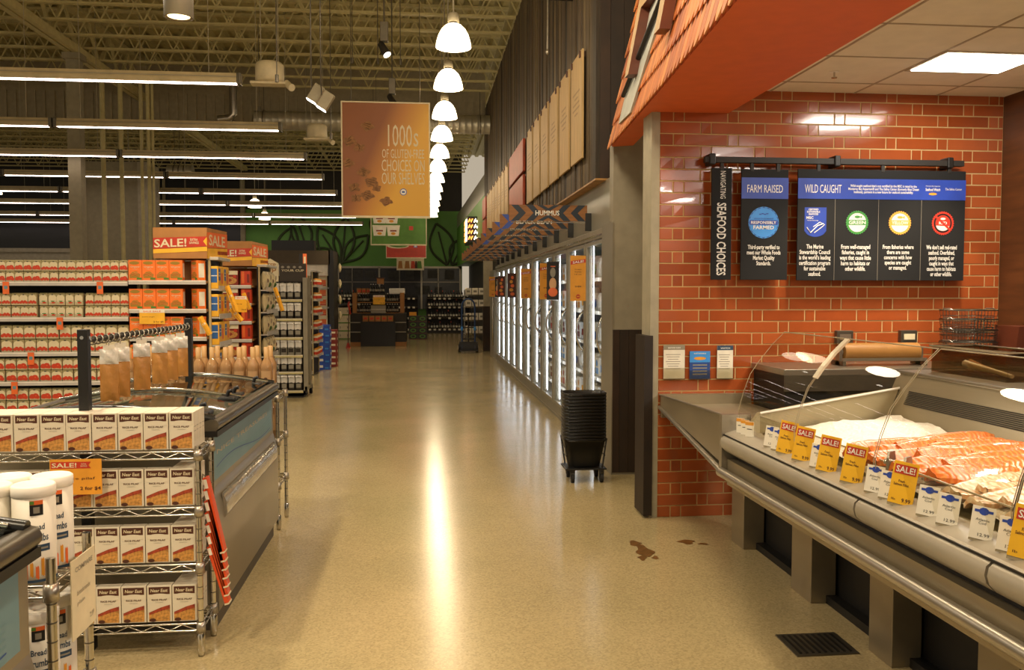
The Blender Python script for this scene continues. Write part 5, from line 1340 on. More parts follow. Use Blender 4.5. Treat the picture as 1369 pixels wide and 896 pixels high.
mat_fish('salmon', 'c9641c', 'da853c'); mat_fish('white_fish', 'c79a6e', 'dcc4a0'); mat('fish_skin', '6d6558', .35)
def fillet(name, m, L, w, th, seed):
    b = MB(); n, k = 18, 10; vs = []; rn = random.Random(seed)
    for i in range(n + 1):
        t = i / n; ww = w * (math.sin(PI * min(1, t * .82 + .13)) ** .6) * (1 if t < .75 else 1 - (t - .75) * 1.4); hh = th * (math.sin(PI * min(1, t * .8 + .14)) ** .7)
        cy = .02 * math.sin(2.6 * t + seed); zo = .006 * math.sin(6 * t + seed * 2)
        for j in range(k + 1):
            s_ = -1 + 2 * j / k; vs.append((L * (t - .5), cy + ww * s_ * .5, zo + hh * (1 - abs(s_) ** 2.2) + .004 * math.sin(5 * s_ + 3 * t) + rn.uniform(-.0015, .0015)))
    N = len(vs); vs += [(x, y, z - .012 - .3 * max(0, z)) for x, y, z in vs]
    fs = []
    for i in range(n):
        for j in range(k):
            a = i * (k + 1) + j; fs.append((a, a + k + 1, a + k + 2, a + 1)); fs.append((N + a, N + a + 1, N + a + k + 2, N + a + k + 1))
    b.add(vs, fs, m, True); rim = [i * (k + 1) for i in range(n + 1)]; rim2 = [i * (k + 1) + k for i in range(n + 1)]
    b.add(vs, [(j, j + 1, N + j + 1, N + j) for j in range(k)] + [(n * (k + 1) + j + 1, n * (k + 1) + j, N + n * (k + 1) + j, N + n * (k + 1) + j + 1) for j in range(k)], m, True); b.add(vs, [(rim[i], rim[i + 1], N + rim[i + 1], N + rim[i]) for i in range(n)] + [(rim2[i + 1], rim2[i], N + rim2[i], N + rim2[i + 1]) for i in range(n)] + [(0, N, N + 1, 1)], m, True)
    o = b.build(name); tag(o, 'x', 'fish'); return Kind(o)
SF = [fillet('salmon_fillet', 'salmon', .36, .12, .045, 1), fillet('salmon_fillet', 'salmon', .28, .11, .04, 4)]
WF = [fillet('white_fillet', 'white_fish', .30, .105, .026, 2), fillet('white_fillet', 'white_fish', .22, .09, .022, 7)]
def fz(x, y): return .972 + .045 * (x - 1.415) / .57 + .030
for c in range(3):
    for i in range(6 if c < 2 else 5):
        x = (1.57, 1.68, 1.79)[c] + RND.uniform(-.015, .015); y = 2.70 - i * .083 + (0, .015, .02)[c] + RND.uniform(-.015, .015)
        o = SF[(i + c) % 2].put((x, y, fz(x, y) + .005 * (i % 2) + .006), 'orange salmon fillet on the ice, %s row, %s from the bare ice' % (('front', 'middle', 'back')[c], nth(i)), 'salmon fillets on ice', .12 + RND.uniform(-.3, .3)); o.rotation_euler[0] = RND.uniform(-.2, .05)
for c in range(3):
    for i in range(9):
        x = (1.565, 1.69, 1.81)[c] + RND.uniform(-.02, .02); y = 2.20 - i * .075 + (0, .03, .06)[c] + RND.uniform(-.012, .012)
        o = WF[(i + c) % 2].put((x, y, fz(x, y) + .004 * (i % 2) + .005), 'pale fish fillet on the ice, %s row, %s after the salmon' % (('front', 'middle', 'back')[c], nth(i)), 'pale fillets on ice', .3 + RND.uniform(-.35, .35)); o.rotation_euler[0] = RND.uniform(-.2, .05)
# price tags standing on the ledge
mat('tag_yellow', 'e8b21e', .45)
root = thing('price_tag', 'x', 'sign'); w, h = .066, .118
b = MB(); b.box(-w / 2, w / 2, -.001, .001, 0, h, 'tag_yellow'); b.build('card', root)
b = MB(); b.rect((0, -.0018, h * .82), X_, Z_, w * .86, h * .22, 'red'); b.text('SALE!', (0, -.0025, h * .82), X_, Z_, w * .75, h * .15, 'text_white', True); b.text('Fresh\nSalmon Fillet', (-.005, -.0018, h * .5), X_, Z_, w * .6, h * .14, 'brown', True); b.text('9.99', (w * .22, -.0018, h * .1), X_, Z_, w * .35, h * .1, 'brown', True); b.text('lb', (-w * .28, -.0018, h * .1), X_, Z_, w * .15, h * .05, 'brown'); b.build('lettering', root)
b = MB(); b.box(-w / 2, w / 2, .001, .006, -.008, .02, 'clear_edge'); b.build('tag_holder', root)
YT = Kind(root); ROT = -.75
for i, y in enumerate((3.06, 2.92, 2.73, 2.56, 2.28, 1.775)):
    o = YT.put((1.318, y * .985, .963), 'yellow SALE price tag on the counter ledge, %s from the brick wall end' % nth(i), 'yellow sale tags on the counter', ROT - .08 * (i == 0)); o.rotation_euler[0] = -.12; o.rotation_euler[1] = .13
root = thing('price_tag', 'x', 'sign'); w, h = .05, .078
b = MB(); b.box(-w / 2, w / 2, -.001, .001, 0, h, 'paper'); b.build('card', root)
b = MB(); b.rect((0, -.0016, h * .86), X_, Z_, w * .8, h * .08, 'blue_sign'); b.disc((0, -.0018, h * .86), X_, Z_, w * .22, h * .12, 'blue_sign', 10); b.text('Atlantic\nCod', (0, -.0018, h * .55), X_, Z_, w * .6, h * .18, 'ink'); b.text('12.99', (w * .12, -.0018, h * .14), X_, Z_, w * .5, h * .1, 'ink'); b.build('lettering', root)
b = MB(); b.box(-w / 2, w / 2, .001, .005, -.006, .012, 'clear_edge'); b.build('tag_holder', root)
WT = Kind(root)
for i, y in enumerate((3.20, 3.13, 2.80, 2.43, 2.35, 2.155, 2.065, 1.93, 1.83)):
    o = WT.put((1.32, y * .985, .963), 'small white price tag with blue top on the ledge, %s from the wall end' % nth(i), 'white price tags on the counter', ROT); o.rotation_euler[0] = -.12; o.rotation_euler[1] = .1
b = MB(); w, h = .036, .062; b.box(-w / 2, w / 2, -.001, .001, 0, h, 'paper'); b.rect((0, -.0016, h * .87), X_, Z_, w, h * .22, 'gold'); b.rect((0, -.0016, h * .5), X_, Z_, w * .6, h * .05, 'ink'); o = b.build('price_tag'); tag(o, 'x', 'sign'); ST_ = Kind(o)
for i, y in enumerate((3.47, 3.42, 3.37)): ST_.put((1.325, y, .964), 'tiny white tag with gold top at the wall end of the ledge, %s of three' % nth(i), 'tiny tags at the counter end', ROT)
# rear shelf and back counter
b = MB(); b.box(2.28, 4.06, 5.22, 5.735, .0, 1.03, 'counter_black'); b.box(2.26, 4.06, 5.19, 5.735, 1.03, 1.07, 'steel', .004); b.box(2.26, 4.06, 5.185, 5.19, .93, 1.03, 'steel_dark')
tag(b.build('service_counter'), 'low steel-topped counter along the brick wall behind the seafood case', 'counter')
mat('kraft_roll', '9c6c30', .5, var=.06)
root = thing('paper_roll', 'brown kraft paper roll on a dispenser against the brick wall', 'paper roll', (2.74, 5.45, 1.072))
b = MB(); b.cyl((.03, 0, .085), (.555, 0, .085), .062, 'kraft_roll', n=28); b.cyl((.028, 0, .085), (.557, 0, .085), .02, 'white', n=12); b.build('roll', root)
for x in (0.0, .565):
    b = MB(); b.box(x, x + .02, -.08, .09, 0, .03, 'steel_dark'); b.box(x, x + .02, -.03, .03, 0, .12, 'steel'); b.build('stand', root)
b = MB(); b.box(0, .585, -.075, -.065, .03, .05, 'steel'); b.build('cutter_bar', root)
for x, nm in ((2.86, 'grey outlet box on the brick wall at the left above the paper roll'), (3.33, 'outlet with cream plate on the brick wall right of the paper roll')):
    b = MB(); b.box(x, x + .12, 5.70, 5.74, 1.20, 1.29, 'steel_dark', .004); b.box(x + .02, x + .10, 5.695, 5.70, 1.225, 1.265, 'cream' if x > 3 else 'steel'); tag(b.build('wall_outlet'), nm, 'outlet')
def wbasket(w, d, h):
    root = thing('wire_basket', 'x', 'basket')
    b = MB()
    def rr(z, f): return [(s_[0] * w / 2 * f, s_[1] * d / 2 * f, z) for s_ in ((-1, -1), (1, -1), (1, 1), (-1, 1))]
    b.tube(rr(h, 1), .0045, 'steel_dark', 6, True); b.build('rim', root)
    b = MB(); b.tube(rr(0, .9), .003, 'steel_dark', 5, True)
    for q in range(1, 4): b.tube(rr(h * q / 4, .9 + .1 * q / 4), .0018, 'steel_dark', 4, True)
    n = 13
    for i in range(n):
        t = -1 + 2 * i / (n - 1)
        for s_ in (-1, 1): b.tube([(t * w * .45, s_ * d * .45, 0), (t * w * .5, s_ * d * .5, h)], .0016, 'steel_dark', 4)
        if i % 2 == 0:
            for s_ in (-1, 1): b.tube([(s_ * w * .45, t * d * .45, 0), (s_ * w * .5, t * d * .5, h)], .0016, 'steel_dark', 4)
            b.tube([(t * w * .45, -d * .45, 0), (t * w * .45, d * .45, 0)], .0016, 'steel_dark', 4)
    b.build('wire_body', root)
    for s_ in (-1, 1): b = MB(); b.tube([(s_ * w / 2, -.05, h), (s_ * (w / 2 + .012), -.04, h + .012), (s_ * (w / 2 + .012), .04, h + .012), (s_ * w / 2, .05, h)], .004, 'steel', 6); b.build('handle', root)
    return Kind(root)
WBK = wbasket(.285, .2, .15)
for i, z in enumerate((1.072, 1.155, 1.225, 1.285)): WBK.put((3.66, 5.45, z), 'wire fry basket stacked against the brick wall, %s' % ('lowest' if i == 0 else 'topmost' if i == 3 else '%s from the bottom' % nth(i)), 'stacked wire baskets')
glass('bin_clear', 'ddd2bd', 1.5, .05, .1)
root = thing('clear_bin', 'clear plastic bin with pale utensils on the ledge behind the glass', 'bin', (2.16, 3.22, 1.217))
b = MB(); T = .003
b.box(0, .2, -.24, .24, 0, T, 'bin_clear'); b.box(0, T, -.24, .24, T, .11, 'bin_clear'); b.box(.2 - T, .2, -.24, .24, T, .11, 'bin_clear'); b.box(T, .2 - T, -.24, -.24 + T, T, .11, 'bin_clear'); b.box(T, .2 - T, .24 - T, .24, T, .11, 'bin_clear'); b.build('bin_body', root)
b = MB(); b.tube([(-.004, -.245, .11), (.204, -.245, .11), (.204, .245, .11), (-.004, .245, .11)], .005, 'clear_edge', 6, True); b.build('rim', root)
for k, (y0, y1, m) in enumerate(((-.2, .05, 'cream'), (-.1, .16, 'paper'), (.0, .2, 'kraft'))):
    b = MB(); b.tube([(.05 + .04 * k, y0, 1.235), (.06 + .04 * k, (y0 + y1) / 2, 1.245), (.05 + .05 * k, y1, 1.255)], [.008, .01, .016], m, 8)
    o = b.build('serving_utensil', None, (2.16, 3.22, 0)); tag(o, 'pale serving utensil lying in the clear bin, %s from the glass' % nth(k), 'utensil', 'utensils in the clear bin')
mat('scale_red', '5a2a18', .4)
root = thing('deli_scale', 'dark red-brown scale housing cut by the right edge of the picture', 'scale', (3.86, 5.3, 1.072))
b = MB(); b.prism([(-.09, 0), (.18, 0), (.18, .26), (0, .26), (-.02, .12), (-.09, .08)], 'y', -.08, .16, 'scale_red'); b.build('housing', root)
b = MB(); b.box(-.085, -.02, -.085, .12, .085, .10, 'steel', .004); b.build('pan', root)
b = MB(); b.box(-.04, .14, -.085, -.08, .03, .09, 'ink'); b.build('display', root)

# ------------------------------------------------------------------ signs on the brick wall
YS = 5.655
root = thing('sign_rail', 'dark steel rail with collars holding the seafood signs on the brick wall', 'rail', (1.885, 5.66, 2.425))
b = MB(); b.box(0, 1.845, -.02, .02, 0, .04, 'dark', .003); b.build('bar', root)
for x in (.05, .925, 1.74): b = MB(); b.box(x - .022, x + .022, -.03, .075, -.015, .06, 'black', .008); b.build('collar', root)
def hung(x0, x1, z0, z1, label, name='seafood_sign'):
    root = thing(name, label, 'sign', (x0, YS, z0)); W = x1 - x0; H = z1 - z0
    b = MB(); b.box(0, W, -.006, .006, 0, H, 'sign_black', .0015); p = b.build('board', root)
    for x in ([W / 2] if W < .2 else [W * .22, W * .78] if W < .6 else [W * .12, W * .5, W * .9]):
        b = MB(); b.box(x - .012, x + .012, -.009, .009, H - .015, H + .045, 'dark', .002); b.build('clip', root)
    return root, p, W, H
mat('sign_black', '080706', .8, var=.06)
r1, p1, W, H = hung(1.935, 2.075, 1.640, 2.39, 'tall narrow black sign reading NAVIGATING SEAFOOD CHOICES')
b = MB(); b.text('NAVIGATING', (W * .56, -.0072, H * .85), NZ, X_, H * .245, W * .26, 'text_white'); b.text('SEAFOOD CHOICES', (W * .50, -.0072, H * .365), NZ, X_, H * .65, W * .46, 'text_white', True); b.build('lettering', p1)
r2, p2, W, H = hung(2.142, 2.470, 1.640, 2.385, 'black and blue FARM RAISED sign, middle of the seafood signs')
b = MB(); b.box(0, W, -.0085, -.006, H * .735, H * .925, 'blue_sign'); b.build('blue_band', p2)
b = MB(); b.text('FARM RAISED', (W * .5, -.0095, H * .825), X_, Z_, W * .76, H * .07, 'text_white')
b.text('Third-party verified to\nmeet our Whole Foods\nMarket Quality\nStandards.', (W * .49, -.0075, H * .225), X_, Z_, W * .72, H * .185, 'text_white', True); b.build('lettering', p2)
b = MB(); c = (W * .48, -.0075, H * .52); b.disc(c, X_, Z_, W * .325, W * .325, 'sky_blue', 30); b.ring((c[0], -.0078, c[2]), X_, Z_, W * .30, W * .325, 'blue', 40, 1); b.rect((c[0], -.0080, c[2]), X_, Z_, W * .60, W * .10, 'blue_sign'); b.text('RESPONSIBLY', (c[0], -.009, c[2]), X_, Z_, W * .54, W * .06, 'text_white', True); b.text('FARMED', (c[0], -.009, c[2] - W * .1), X_, Z_, W * .44, W * .075, 'text_white', True); b.text('WHOLE FOODS MARKET', (c[0], -.009, c[2] + W * .08), X_, Z_, W * .42, W * .03, 'blue_sign', True)
for i in range(4): b.disc((c[0] + W * .05 * (i - 1.5), -.009, c[2] + W * .17 + W * .012 * (i % 2)), X_, Z_, W * .03, W * .012, 'blue_sign', 8)
b.build('round_seal', p2)
r3, p3, W, H = hung(2.538, 3.748, 1.637, 2.392, 'wide black and blue WILD CAUGHT sign with four rating panels')
b = MB(); b.box(0, W, -.0085, -.006, H * .735, H * .918, 'blue_sign'); b.build('blue_band', p3)
b = MB(); b.text('WILD CAUGHT', (W * .147, -.0095, H * .825), X_, Z_, W * .215, H * .075, 'text_white'); b.text('Wild-caught seafood that\u2019s not certified by the MSC is rated by the\nMonterey Bay Aquarium\u00ae and The Safina Center (formerly Blue Ocean\nInstitute), partners in a new future for seafood sustainability.', (W * .505, -.0095, H * .825), X_, Z_, W * .42, H * .085, 'text_white', True)
b.text('Monterey Bay Aquarium', (W * .80, -.0095, H * .86), X_, Z_, W * .085, H * .014, 'text_white'); b.text('Seafood Watch', (W * .80, -.0095, H * .83), X_, Z_, W * .088, H * .026, 'text_white', True); b.disc((W * .80, -.0095, H * .79), X_, Z_, W * .025, H * .012, 'gold', 10); b.text('The Safina Center', (W * .925, -.0095, H * .835), X_, Z_, W * .10, H * .02, 'text_white')
for u, t in ((.105, 'The Marine\nStewardship Council\nis the world\u2019s leading\ncertification program\nfor sustainable\nseafood.'), (.345, 'From well-managed\nfisheries, caught in\nways that cause little\nharm to habitats or\nother wildlife.'), (.60, 'From fisheries where\nthere are some\nconcerns with how\nspecies are caught\nor managed.'), (.862, 'We don\u2019t sell red-rated\nseafood. Overfished,\npoorly managed, or\ncaught in ways that\ncause harm to habitats\nor other wildlife.')):
    nl = t.count('\n') + 1; hh = H * .0475 * nl; b.text(t, (W * u, -.0075, H * .325 - hh / 2), X_, Z_, W * .185, hh, 'text_white', True)
b.build('lettering', p3)
b = MB()
for u in (.22, .478, .735): b.box(W * u - .001, W * u + .001, -.0072, -.006, 0, H * .735, 'text_grey')
b.build('divider_lines', p3)
def seal(u, m, t, kind):
    b = MB(); R0 = .083; c = (W * u, -.0075, H * .525)
    b.ring(c, X_, Z_, R0 * .80, R0, m, 60, 1)
    if kind != 'no':
        b.disc((c[0], -.0078, c[2]), X_, Z_, R0 * .78, R0 * .78, 'paper', 30); b.rect((c[0], -.0081, c[2]), X_, Z_, R0 * 1.62, R0 * .42, m); b.text(t, (c[0], -.009, c[2]), X_, Z_, R0 * 1.45, R0 * .28, 'text_white', True)
        b.ell((c[0], -.0085, c[2] + R0 * .46), R0 * .25, .0006, R0 * .11, m, 14, 6); b.poly([(c[0] + R0 * .2, -.009, c[2] + R0 * .46), (c[0] + R0 * .4, -.009, c[2] + R0 * .58), (c[0] + R0 * .4, -.009, c[2] + R0 * .34)], m)
    else:
        b.disc((c[0], -.0078, c[2]), X_, Z_, R0 * .74, R0 * .74, 'sign_black', 30); b.disc((c[0], -.0080, c[2]), X_, Z_, R0 * .66, R0 * .66, m, 30); b.disc((c[0], -.0082, c[2] - R0 * .2), X_, Z_, R0 * .58, R0 * .42, 'paper', 24, PI, 2 * PI); b.ell((c[0], -.0085, c[2] + R0 * .36), R0 * .24, .0006, R0 * .1, 'paper', 14, 6); b.text(t, (c[0], -.009, c[2] + R0 * .02), X_, Z_, R0 * .7, R0 * .24, 'text_white', True); b.rect((c[0], -.0095, c[2]), (.76, 0, -.65), (.65, 0, .76), R0 * 1.7, R0 * .17, m)
    b.build('rating_seal', p3)
seal(.352, 'green_badge', 'GREEN', 'g'); seal(.607, 'yellow_badge', 'YELLOW', 'y'); seal(.866, 'red_badge', 'RED', 'no')
b = MB(); cx, cz = W * .105, H * .525; w_, h_ = .155, .20
b.poly([(cx - w_ / 2, -.0075, cz + h_ / 2), (cx - w_ / 2, -.0075, cz - h_ * .3)] + [(cx - w_ / 2 + w_ * i / 8, -.0075, cz - h_ * .3 - h_ * .2 * math.sin(PI * i / 8) ** .6) for i in range(1, 8)] + [(cx + w_ / 2, -.0075, cz - h_ * .3), (cx + w_ / 2, -.0075, cz + h_ * .5)], 'blue_sign')
b.text('CERTIFIED\nSUSTAINABLE\nSEAFOOD', (cx - .015, -.0082, cz + h_ * .35), X_, Z_, w_ * .6, h_ * .22, 'text_white', True); b.text('MSC', (cx - .04, -.0082, cz + h_ * .15), X_, Z_, w_ * .32, h_ * .09, 'text_white', True); b.text('www.msc.org', (cx - .02, -.0082, cz + h_ * .05), X_, Z_, w_ * .5, h_ * .04, 'text_white')
b.tube([(cx - w_ * .40, -.0085, cz - h_ * .18), (cx - w_ * .22, -.0085, cz - h_ * .36), (cx + w_ * .1, -.0085, cz - h_ * .12), (cx + w_ * .36, -.0085, cz - h_ * .05)], .004, 'text_white', 5); b.tube([(cx - w_ * .1, -.0085, cz - h_ * .16), (cx + w_ * .2, -.0085, cz + h_ * .0), (cx + w_ * .42, -.0085, cz - h_ * .08), (cx + w_ * .2, -.0085, cz - h_ * .22), (cx - w_ * .05, -.0085, cz - h_ * .36)], .003, 'text_white', 5); b.build('blue_shield', p3)
# leaflet holders
for x0, x1, z0, z1, m, m2, lab, head in ((1.635, 1.783, .965, 1.195, 'paper', 'grey_paint', 'white leaflet with grey header in a clear holder on the brick wall', 'SEAFOOD GUIDE'), (1.818, 1.962, .962, 1.152, 'panel_blue', 'sky_blue', 'blue leaflet in a clear holder, middle of the three on the brick wall', 'SUSTAINABLE'), (2.012, 2.124, .963, 1.19, 'paper', 'label_navy', 'narrow white leaflet with navy top, right of the three on the brick wall', 'WATCH')):
    root = thing('leaflet_holder', lab, 'leaflet holder', (x0, 5.725, z0)); W = x1 - x0; H = z1 - z0
    b = MB(); b.box(0, W, -.004, .0, 0, H, m); b.box(0, W, -.0046, -.004, H * (.86 if m == 'paper' else .6), H, m2); b.text(head, (W / 2, -.0052, H * .92), X_, Z_, W * .6, H * .045, 'text_white', True)
    if m == 'paper':
        for i in range(7): b.rect((W * .45, -.0045, H * (.72 - .07 * i)), X_, Z_, W * (.7 - .1 * (i % 3)), .004, 'text_grey')
    else:
        b.disc((W * .5, -.005, H * .74), X_, Z_, W * .3, H * .06, 'gold', 12)
        for i in range(4): b.rect((W * .5, -.0045, H * (.5 - .11 * i)), X_, Z_, W * .7, .008, 'text_grey')
    b.build('leaflet', root)
    b = MB(); b.box(-.003, W + .003, -.016, -.014, -.003, H * .32, 'clear_strip'); b.box(-.003, W + .003, -.016, .012, -.006, -.003, 'clear_strip'); b.box(-.003, W + .003, .003, .006, -.003, H, 'clear_strip'); b.build('holder', root)

# ------------------------------------------------------------------ big letters standing off the shingled face
root = thing('letter_sign', 'large brown-edged letters on black rods standing off the shingled orange face', 'sign', (0, 0, 0))
mat('letter_side', '5f2d17', .45, var=.15); mat('letter_face', 'a8885a', .5); mat('plate_grey', 'a8aaa0', .5, var=.2, scale=4)
b = MB(); q = [face(6.62, 2.86, .02), face(6.05, 2.83, .02), face(5.25, 3.55, .02), face(4.9, 4.3, .02), face(5.6, 4.3, .02), face(6.3, 3.7, .02)]
q2 = [(x - .02, y, z) for x, y, z in q]; n = len(q); b.add(q + q2, [tuple(range(n)), tuple(range(n, 2 * n))[::-1]] + [(i, n + i, n + (i + 1) % n, (i + 1) % n) for i in range(n)], 'plate_grey'); b.build('fish_plate', root)
for t, y, z in (('F', 5.98, 3.62), ('I', 5.05, 3.62), ('S', 4.5, 3.9), ('H', 3.8, 3.9)):
    vs, fs = text_data(t, True); b = MB(); X0 = face(y, 3.6, .10)[0]; n = len(vs); wl, hl = (.12 if t == 'I' else .34), 1.05
    fr_ = [(X0 + sl * v * hl, y - u * wl, z + v * hl) for u, v in vs]; bk = [(x + .07, yy, zz) for x, yy, zz in fr_]
    b.add(fr_, fs, 'letter_face'); b.add(bk, [f[::-1] for f in fs], 'letter_side')
    ed = {}
    for f in fs:
        for i in range(len(f)):
            e = (f[i], f[(i + 1) % len(f)]); ed[e] = 1
    bd = [e for e in ed if (e[1], e[0]) not in ed]
    b.add(fr_ + bk, [(a, a + n, c + n, c) for a, c in bd], 'letter_side'); b.build('letter', root)
    b = MB()
    for dz in (-.28, .2): b.cyl((X0 + .08, y - .1, z + dz), (face(y, z + dz)[0] + .02, y - .1, z + dz), .016, 'black', n=8)
    b.build('standoff_rod', root)
b = MB(); b.tube([face(6.5, 3.05, .06), face(5.2, 3.5, .06), face(3.2, 4.1, .06)], .018, 'black', 8); b.build('support_bar', root)
# ------------------------------------------------------------------ bottle island at the far end of the aisle
root = thing('bottle_island', 'black-fronted display island with wooden crates at the far end of the aisle', 'display', (-1.30, 25.3, 0))
b = MB(); b.box(-.5, .5, 0, .9, 0, .72, 'black'); b.build('black_front', root)
for x0, x1 in ((-.80, -.5), (.5, .82)):
    b = MB(); b.box(x0, x1, .05, .9, 0, .12, 'wood_box'); b.box(x0, x1, .05, .9, .40, .43, 'text_grey'); b.box(x0, x1, .05, .9, .68, .71, 'text_grey'); b.box(x0, x1, .08, .9, .12, .96, 'dark'); b.build('side_stack', root)
for x0, x1 in ((-.74, -.62), (.64, .76)):
    b = MB(); b.box(x0, x1, .2, .7, .98, 1.56, 'wood_box'); b.build('wooden_end', root)
b = MB(); b.box(-.5, .5, .1, .8, .72, .94, 'dark'); b.box(-.72, .74, .2, .8, .955, .975, 'wood_box'); b.box(-.62, .64, .3, .8, 1.265, 1.285, 'wood_box'); b.box(-.62, .64, .4, .8, 1.50, 1.52, 'dark'); b.box(-.25, .22, .3, .7, 1.52, 1.56, 'dark'); b.build('tier_boards', root)
b = MB(); b.box(-.21, .22, .18, .2, .96, 1.19, 'text_grey'); b.box(-.21, .22, .175, .2, 1.07, 1.08, 'white'); b.build('front_placard', root)
tagcard((-1.44, 25.44, 1.22), .34, .27, 'orange-yellow card in the middle of the bottle island')
b = MB(); b.box(-.1, .1, 0, .2, 0, .16, 'wood_box'); b.box(-.12, .12, -.02, .22, .16, .19, 'brown'); o = b.build('wooden_crate', None, (-1.24, 25.7, 1.82)); tag(o, 'small wooden crate on the very top of the bottle island', 'crate')
mat('bottle_dark', '26201a', .2); mat('cap_white', 'b9b4a6', .4)
b = MB(); b.lathe([(0, 0), (.033, .002), (.033, .15), (.014, .20), (.012, .25)], 'bottle_dark', n=8); b.lathe([(.0335, .04), (.0335, .11)], 'text_grey', n=8); b.lathe([(.013, .235), (.014, .26), (0, .262)], 'cap_white', n=8); o = b.build('bottle'); tag(o, 'x', 'bottle'); BT = Kind(o)
for tier, (z, xs0, xs1, y, nm) in enumerate(((.977, -.60, -.24, 25.62, 'left lower tier'), (.977, .27, .62, 25.62, 'right lower tier'), (1.287, -.58, -.25, 25.74, 'left upper tier'), (1.287, .27, .60, 25.74, 'right upper tier'), (1.562, -.22, .20, 25.74, 'top block'))):
    n = int((xs1 - xs0) / .072) + 1
    for d in range(2):
        for c in range(n): BT.put((-1.30 + xs0 + c * .072, y + d * .075, z), 'dark bottle on the island, %s, %s file, %s from left' % (nm, ('front', 'back')[d], nth(c)), 'bottles on the far island')
b = MB(); b.box(-.07, .07, 0, .1, 0, .17, 'silver_bag', .02); o = b.build('gift_bag'); tag(o, 'x', 'bag'); GB = Kind(o)
for c in range(4): GB.put((-.92 + c * .11, 25.78, 1.522), 'pale gift bag on the right upper tier of the island, %s from left' % nth(c), 'gift bags on the island')
b = MB(); b.box(-.08, .08, 0, .1, 0, .17, 'kraft', .004); b.rect((0, -.001, .09), X_, Z_, .09, .06, 'tomato'); o = b.build('snack_packet'); tag(o, 'x', 'packet'); SP = Kind(o)
for c in range(5): SP.put((-1.66 + c * .18, 25.34, .722), 'tan snack packet on the black front of the island, %s from left' % nth(c), 'snack packets on the island')
for c in range(3): SP.put((-1.86 + c * .13, 25.85, 1.522), 'tan packet on the left upper tier of the island, %s from left' % nth(c), 'snack packets on the island')
# crates right of the island, green-striped cartons left of it
mat('crate_dark', '2a2a22', .5); mat('crate_rim', '5b2a1a', .5)
b = MB(); b.box(-.15, .15, 0, .3, .02, .195, 'crate_dark', .003); b.box(-.152, .152, -.003, .3, 0, .02, 'crate_rim'); b.disc((0, -.004, .10), X_, Z_, .10, .065, 'green', 16); b.disc((0, -.005, .10), X_, Z_, .06, .035, 'crate_dark', 12); o = b.build('fruit_case'); tag(o, 'x', 'case'); FC = Kind(o)
for c in range(2):
    for r in range(4): FC.put((-.32 + c * .31, 29.0, .002 + r * .197), 'dark case with green oval right of the island, %s column, %s up' % (('left', 'right')[c], nth(r)), 'dark cases beside the island')
b = MB(); b.box(-.12, .12, 0, .2, 0, .12, 'gold', .003); o = b.build('gift_box', None, (-.33, 29.0, .795)); tag(o, 'orange-gold box on top of the dark cases right of the island', 'box')
b = MB(); b.box(-.22, .22, 0, .3, 0, .265, 'carton_cream', .003); b.rect((0, -.001, .03), X_, Z_, .44, .04, 'green'); b.rect((-.1, -.001, .15), X_, Z_, .03, .07, 'grey_paint'); b.rect((.14, -.001, .15), X_, Z_, .03, .07, 'grey_paint'); o = b.build('wine_carton'); tag(o, 'x', 'carton'); WC = Kind(o)
for r in range(4): WC.put((-2.62, 28.9, .002 + r * .267), 'cream carton with green stripe left of the island, %s from the floor' % nth(r), 'cream cartons left of the island')
b = MB(); b.lathe([(0, .0), (.17, 0), (.2, .14), (.19, .14), (0, .12)], 'black', (-2.62, 29.05, 1.072), 16); tag(b.build('bowl'), 'black bowl on top of the cream cartons left of the island', 'bowl')
root = thing('broom', 'red-handled broom leaning upright left of the bottle island', 'broom', (-2.10, 24.6, 0))
b = MB(); b.cyl((0, 0, .14), (.02, .25, 1.35), .014, 'brown', n=8); b.build('handle', root)
b = MB(); b.tube([(.05, .22, .95), (.0, .2, 1.25), (.03, .22, 1.3)], .03, 'red', 8); b.build('cloth', root)
b = MB(); b.tube([(0, -.0, .0), (0, 0, .15)], [.07, .025], 'red', 8); b.build('brush_head', root)
# wine shelving on the back wall
def wine_shelf(x0, x1, y, shelves, label):
    root = thing('wine_shelving', label, 'shelving', (x0, y, 0)); W = x1 - x0
    b = MB(); b.box(0, W, .4, .44, 0, 1.45, 'shelf_black'); b.box(0, W, 0, .44, 0, .1, 'shelf_black'); b.box(-.03, 0, 0, .44, 0, 1.45, 'shelf_black'); b.box(W, W + .03, 0, .44, 0, 1.45, 'shelf_black'); b.build('carcass', root)
    for z in shelves:
        b = MB(); b.box(0, W, .0, .4, z - .03, z, 'bay_brown'); s_ = b.build('shelf', root); b = MB(); n = int(W / .19)
        for i in range(n):
            if RND.random() < .8: b.box(.06 + i * .19, .15 + i * .19, -.006, -.001, z - .06, z + .01, 'paper')
        b.build('price_label', s_)
    return root
wine_shelf(.17, 1.83, 33.5, (.16, .60, 1.02, 1.36), 'dark wine shelving right of the island against the back wall')
wine_shelf(-3.3, -.2, 33.6, (.16, .60, 1.02, 1.36), 'dark wine shelving behind the island against the back wall')
b = MB(); b.lathe([(0, 0), (.038, .002), (.038, .19), (.014, .24), (.013, .29), (0, .295)], 'bottle_dark', n=8); b.lathe([(.0385, .05), (.0385, .13)], 'paper', n=8); o = b.build('wine_bottle'); tag(o, 'x', 'bottle'); W1 = Kind(o)
b = MB(); b.lathe([(0, 0), (.038, .002), (.038, .19), (.014, .24), (.013, .29), (0, .295)], 'bottle_dark', n=8); b.lathe([(.0385, .05), (.0385, .14)], 'text_grey', n=8); b.lathe([(.014, .23), (.0145, .296)], 'tomato', n=8); o = b.build('wine_bottle'); tag(o, 'x', 'bottle'); W2 = Kind(o)
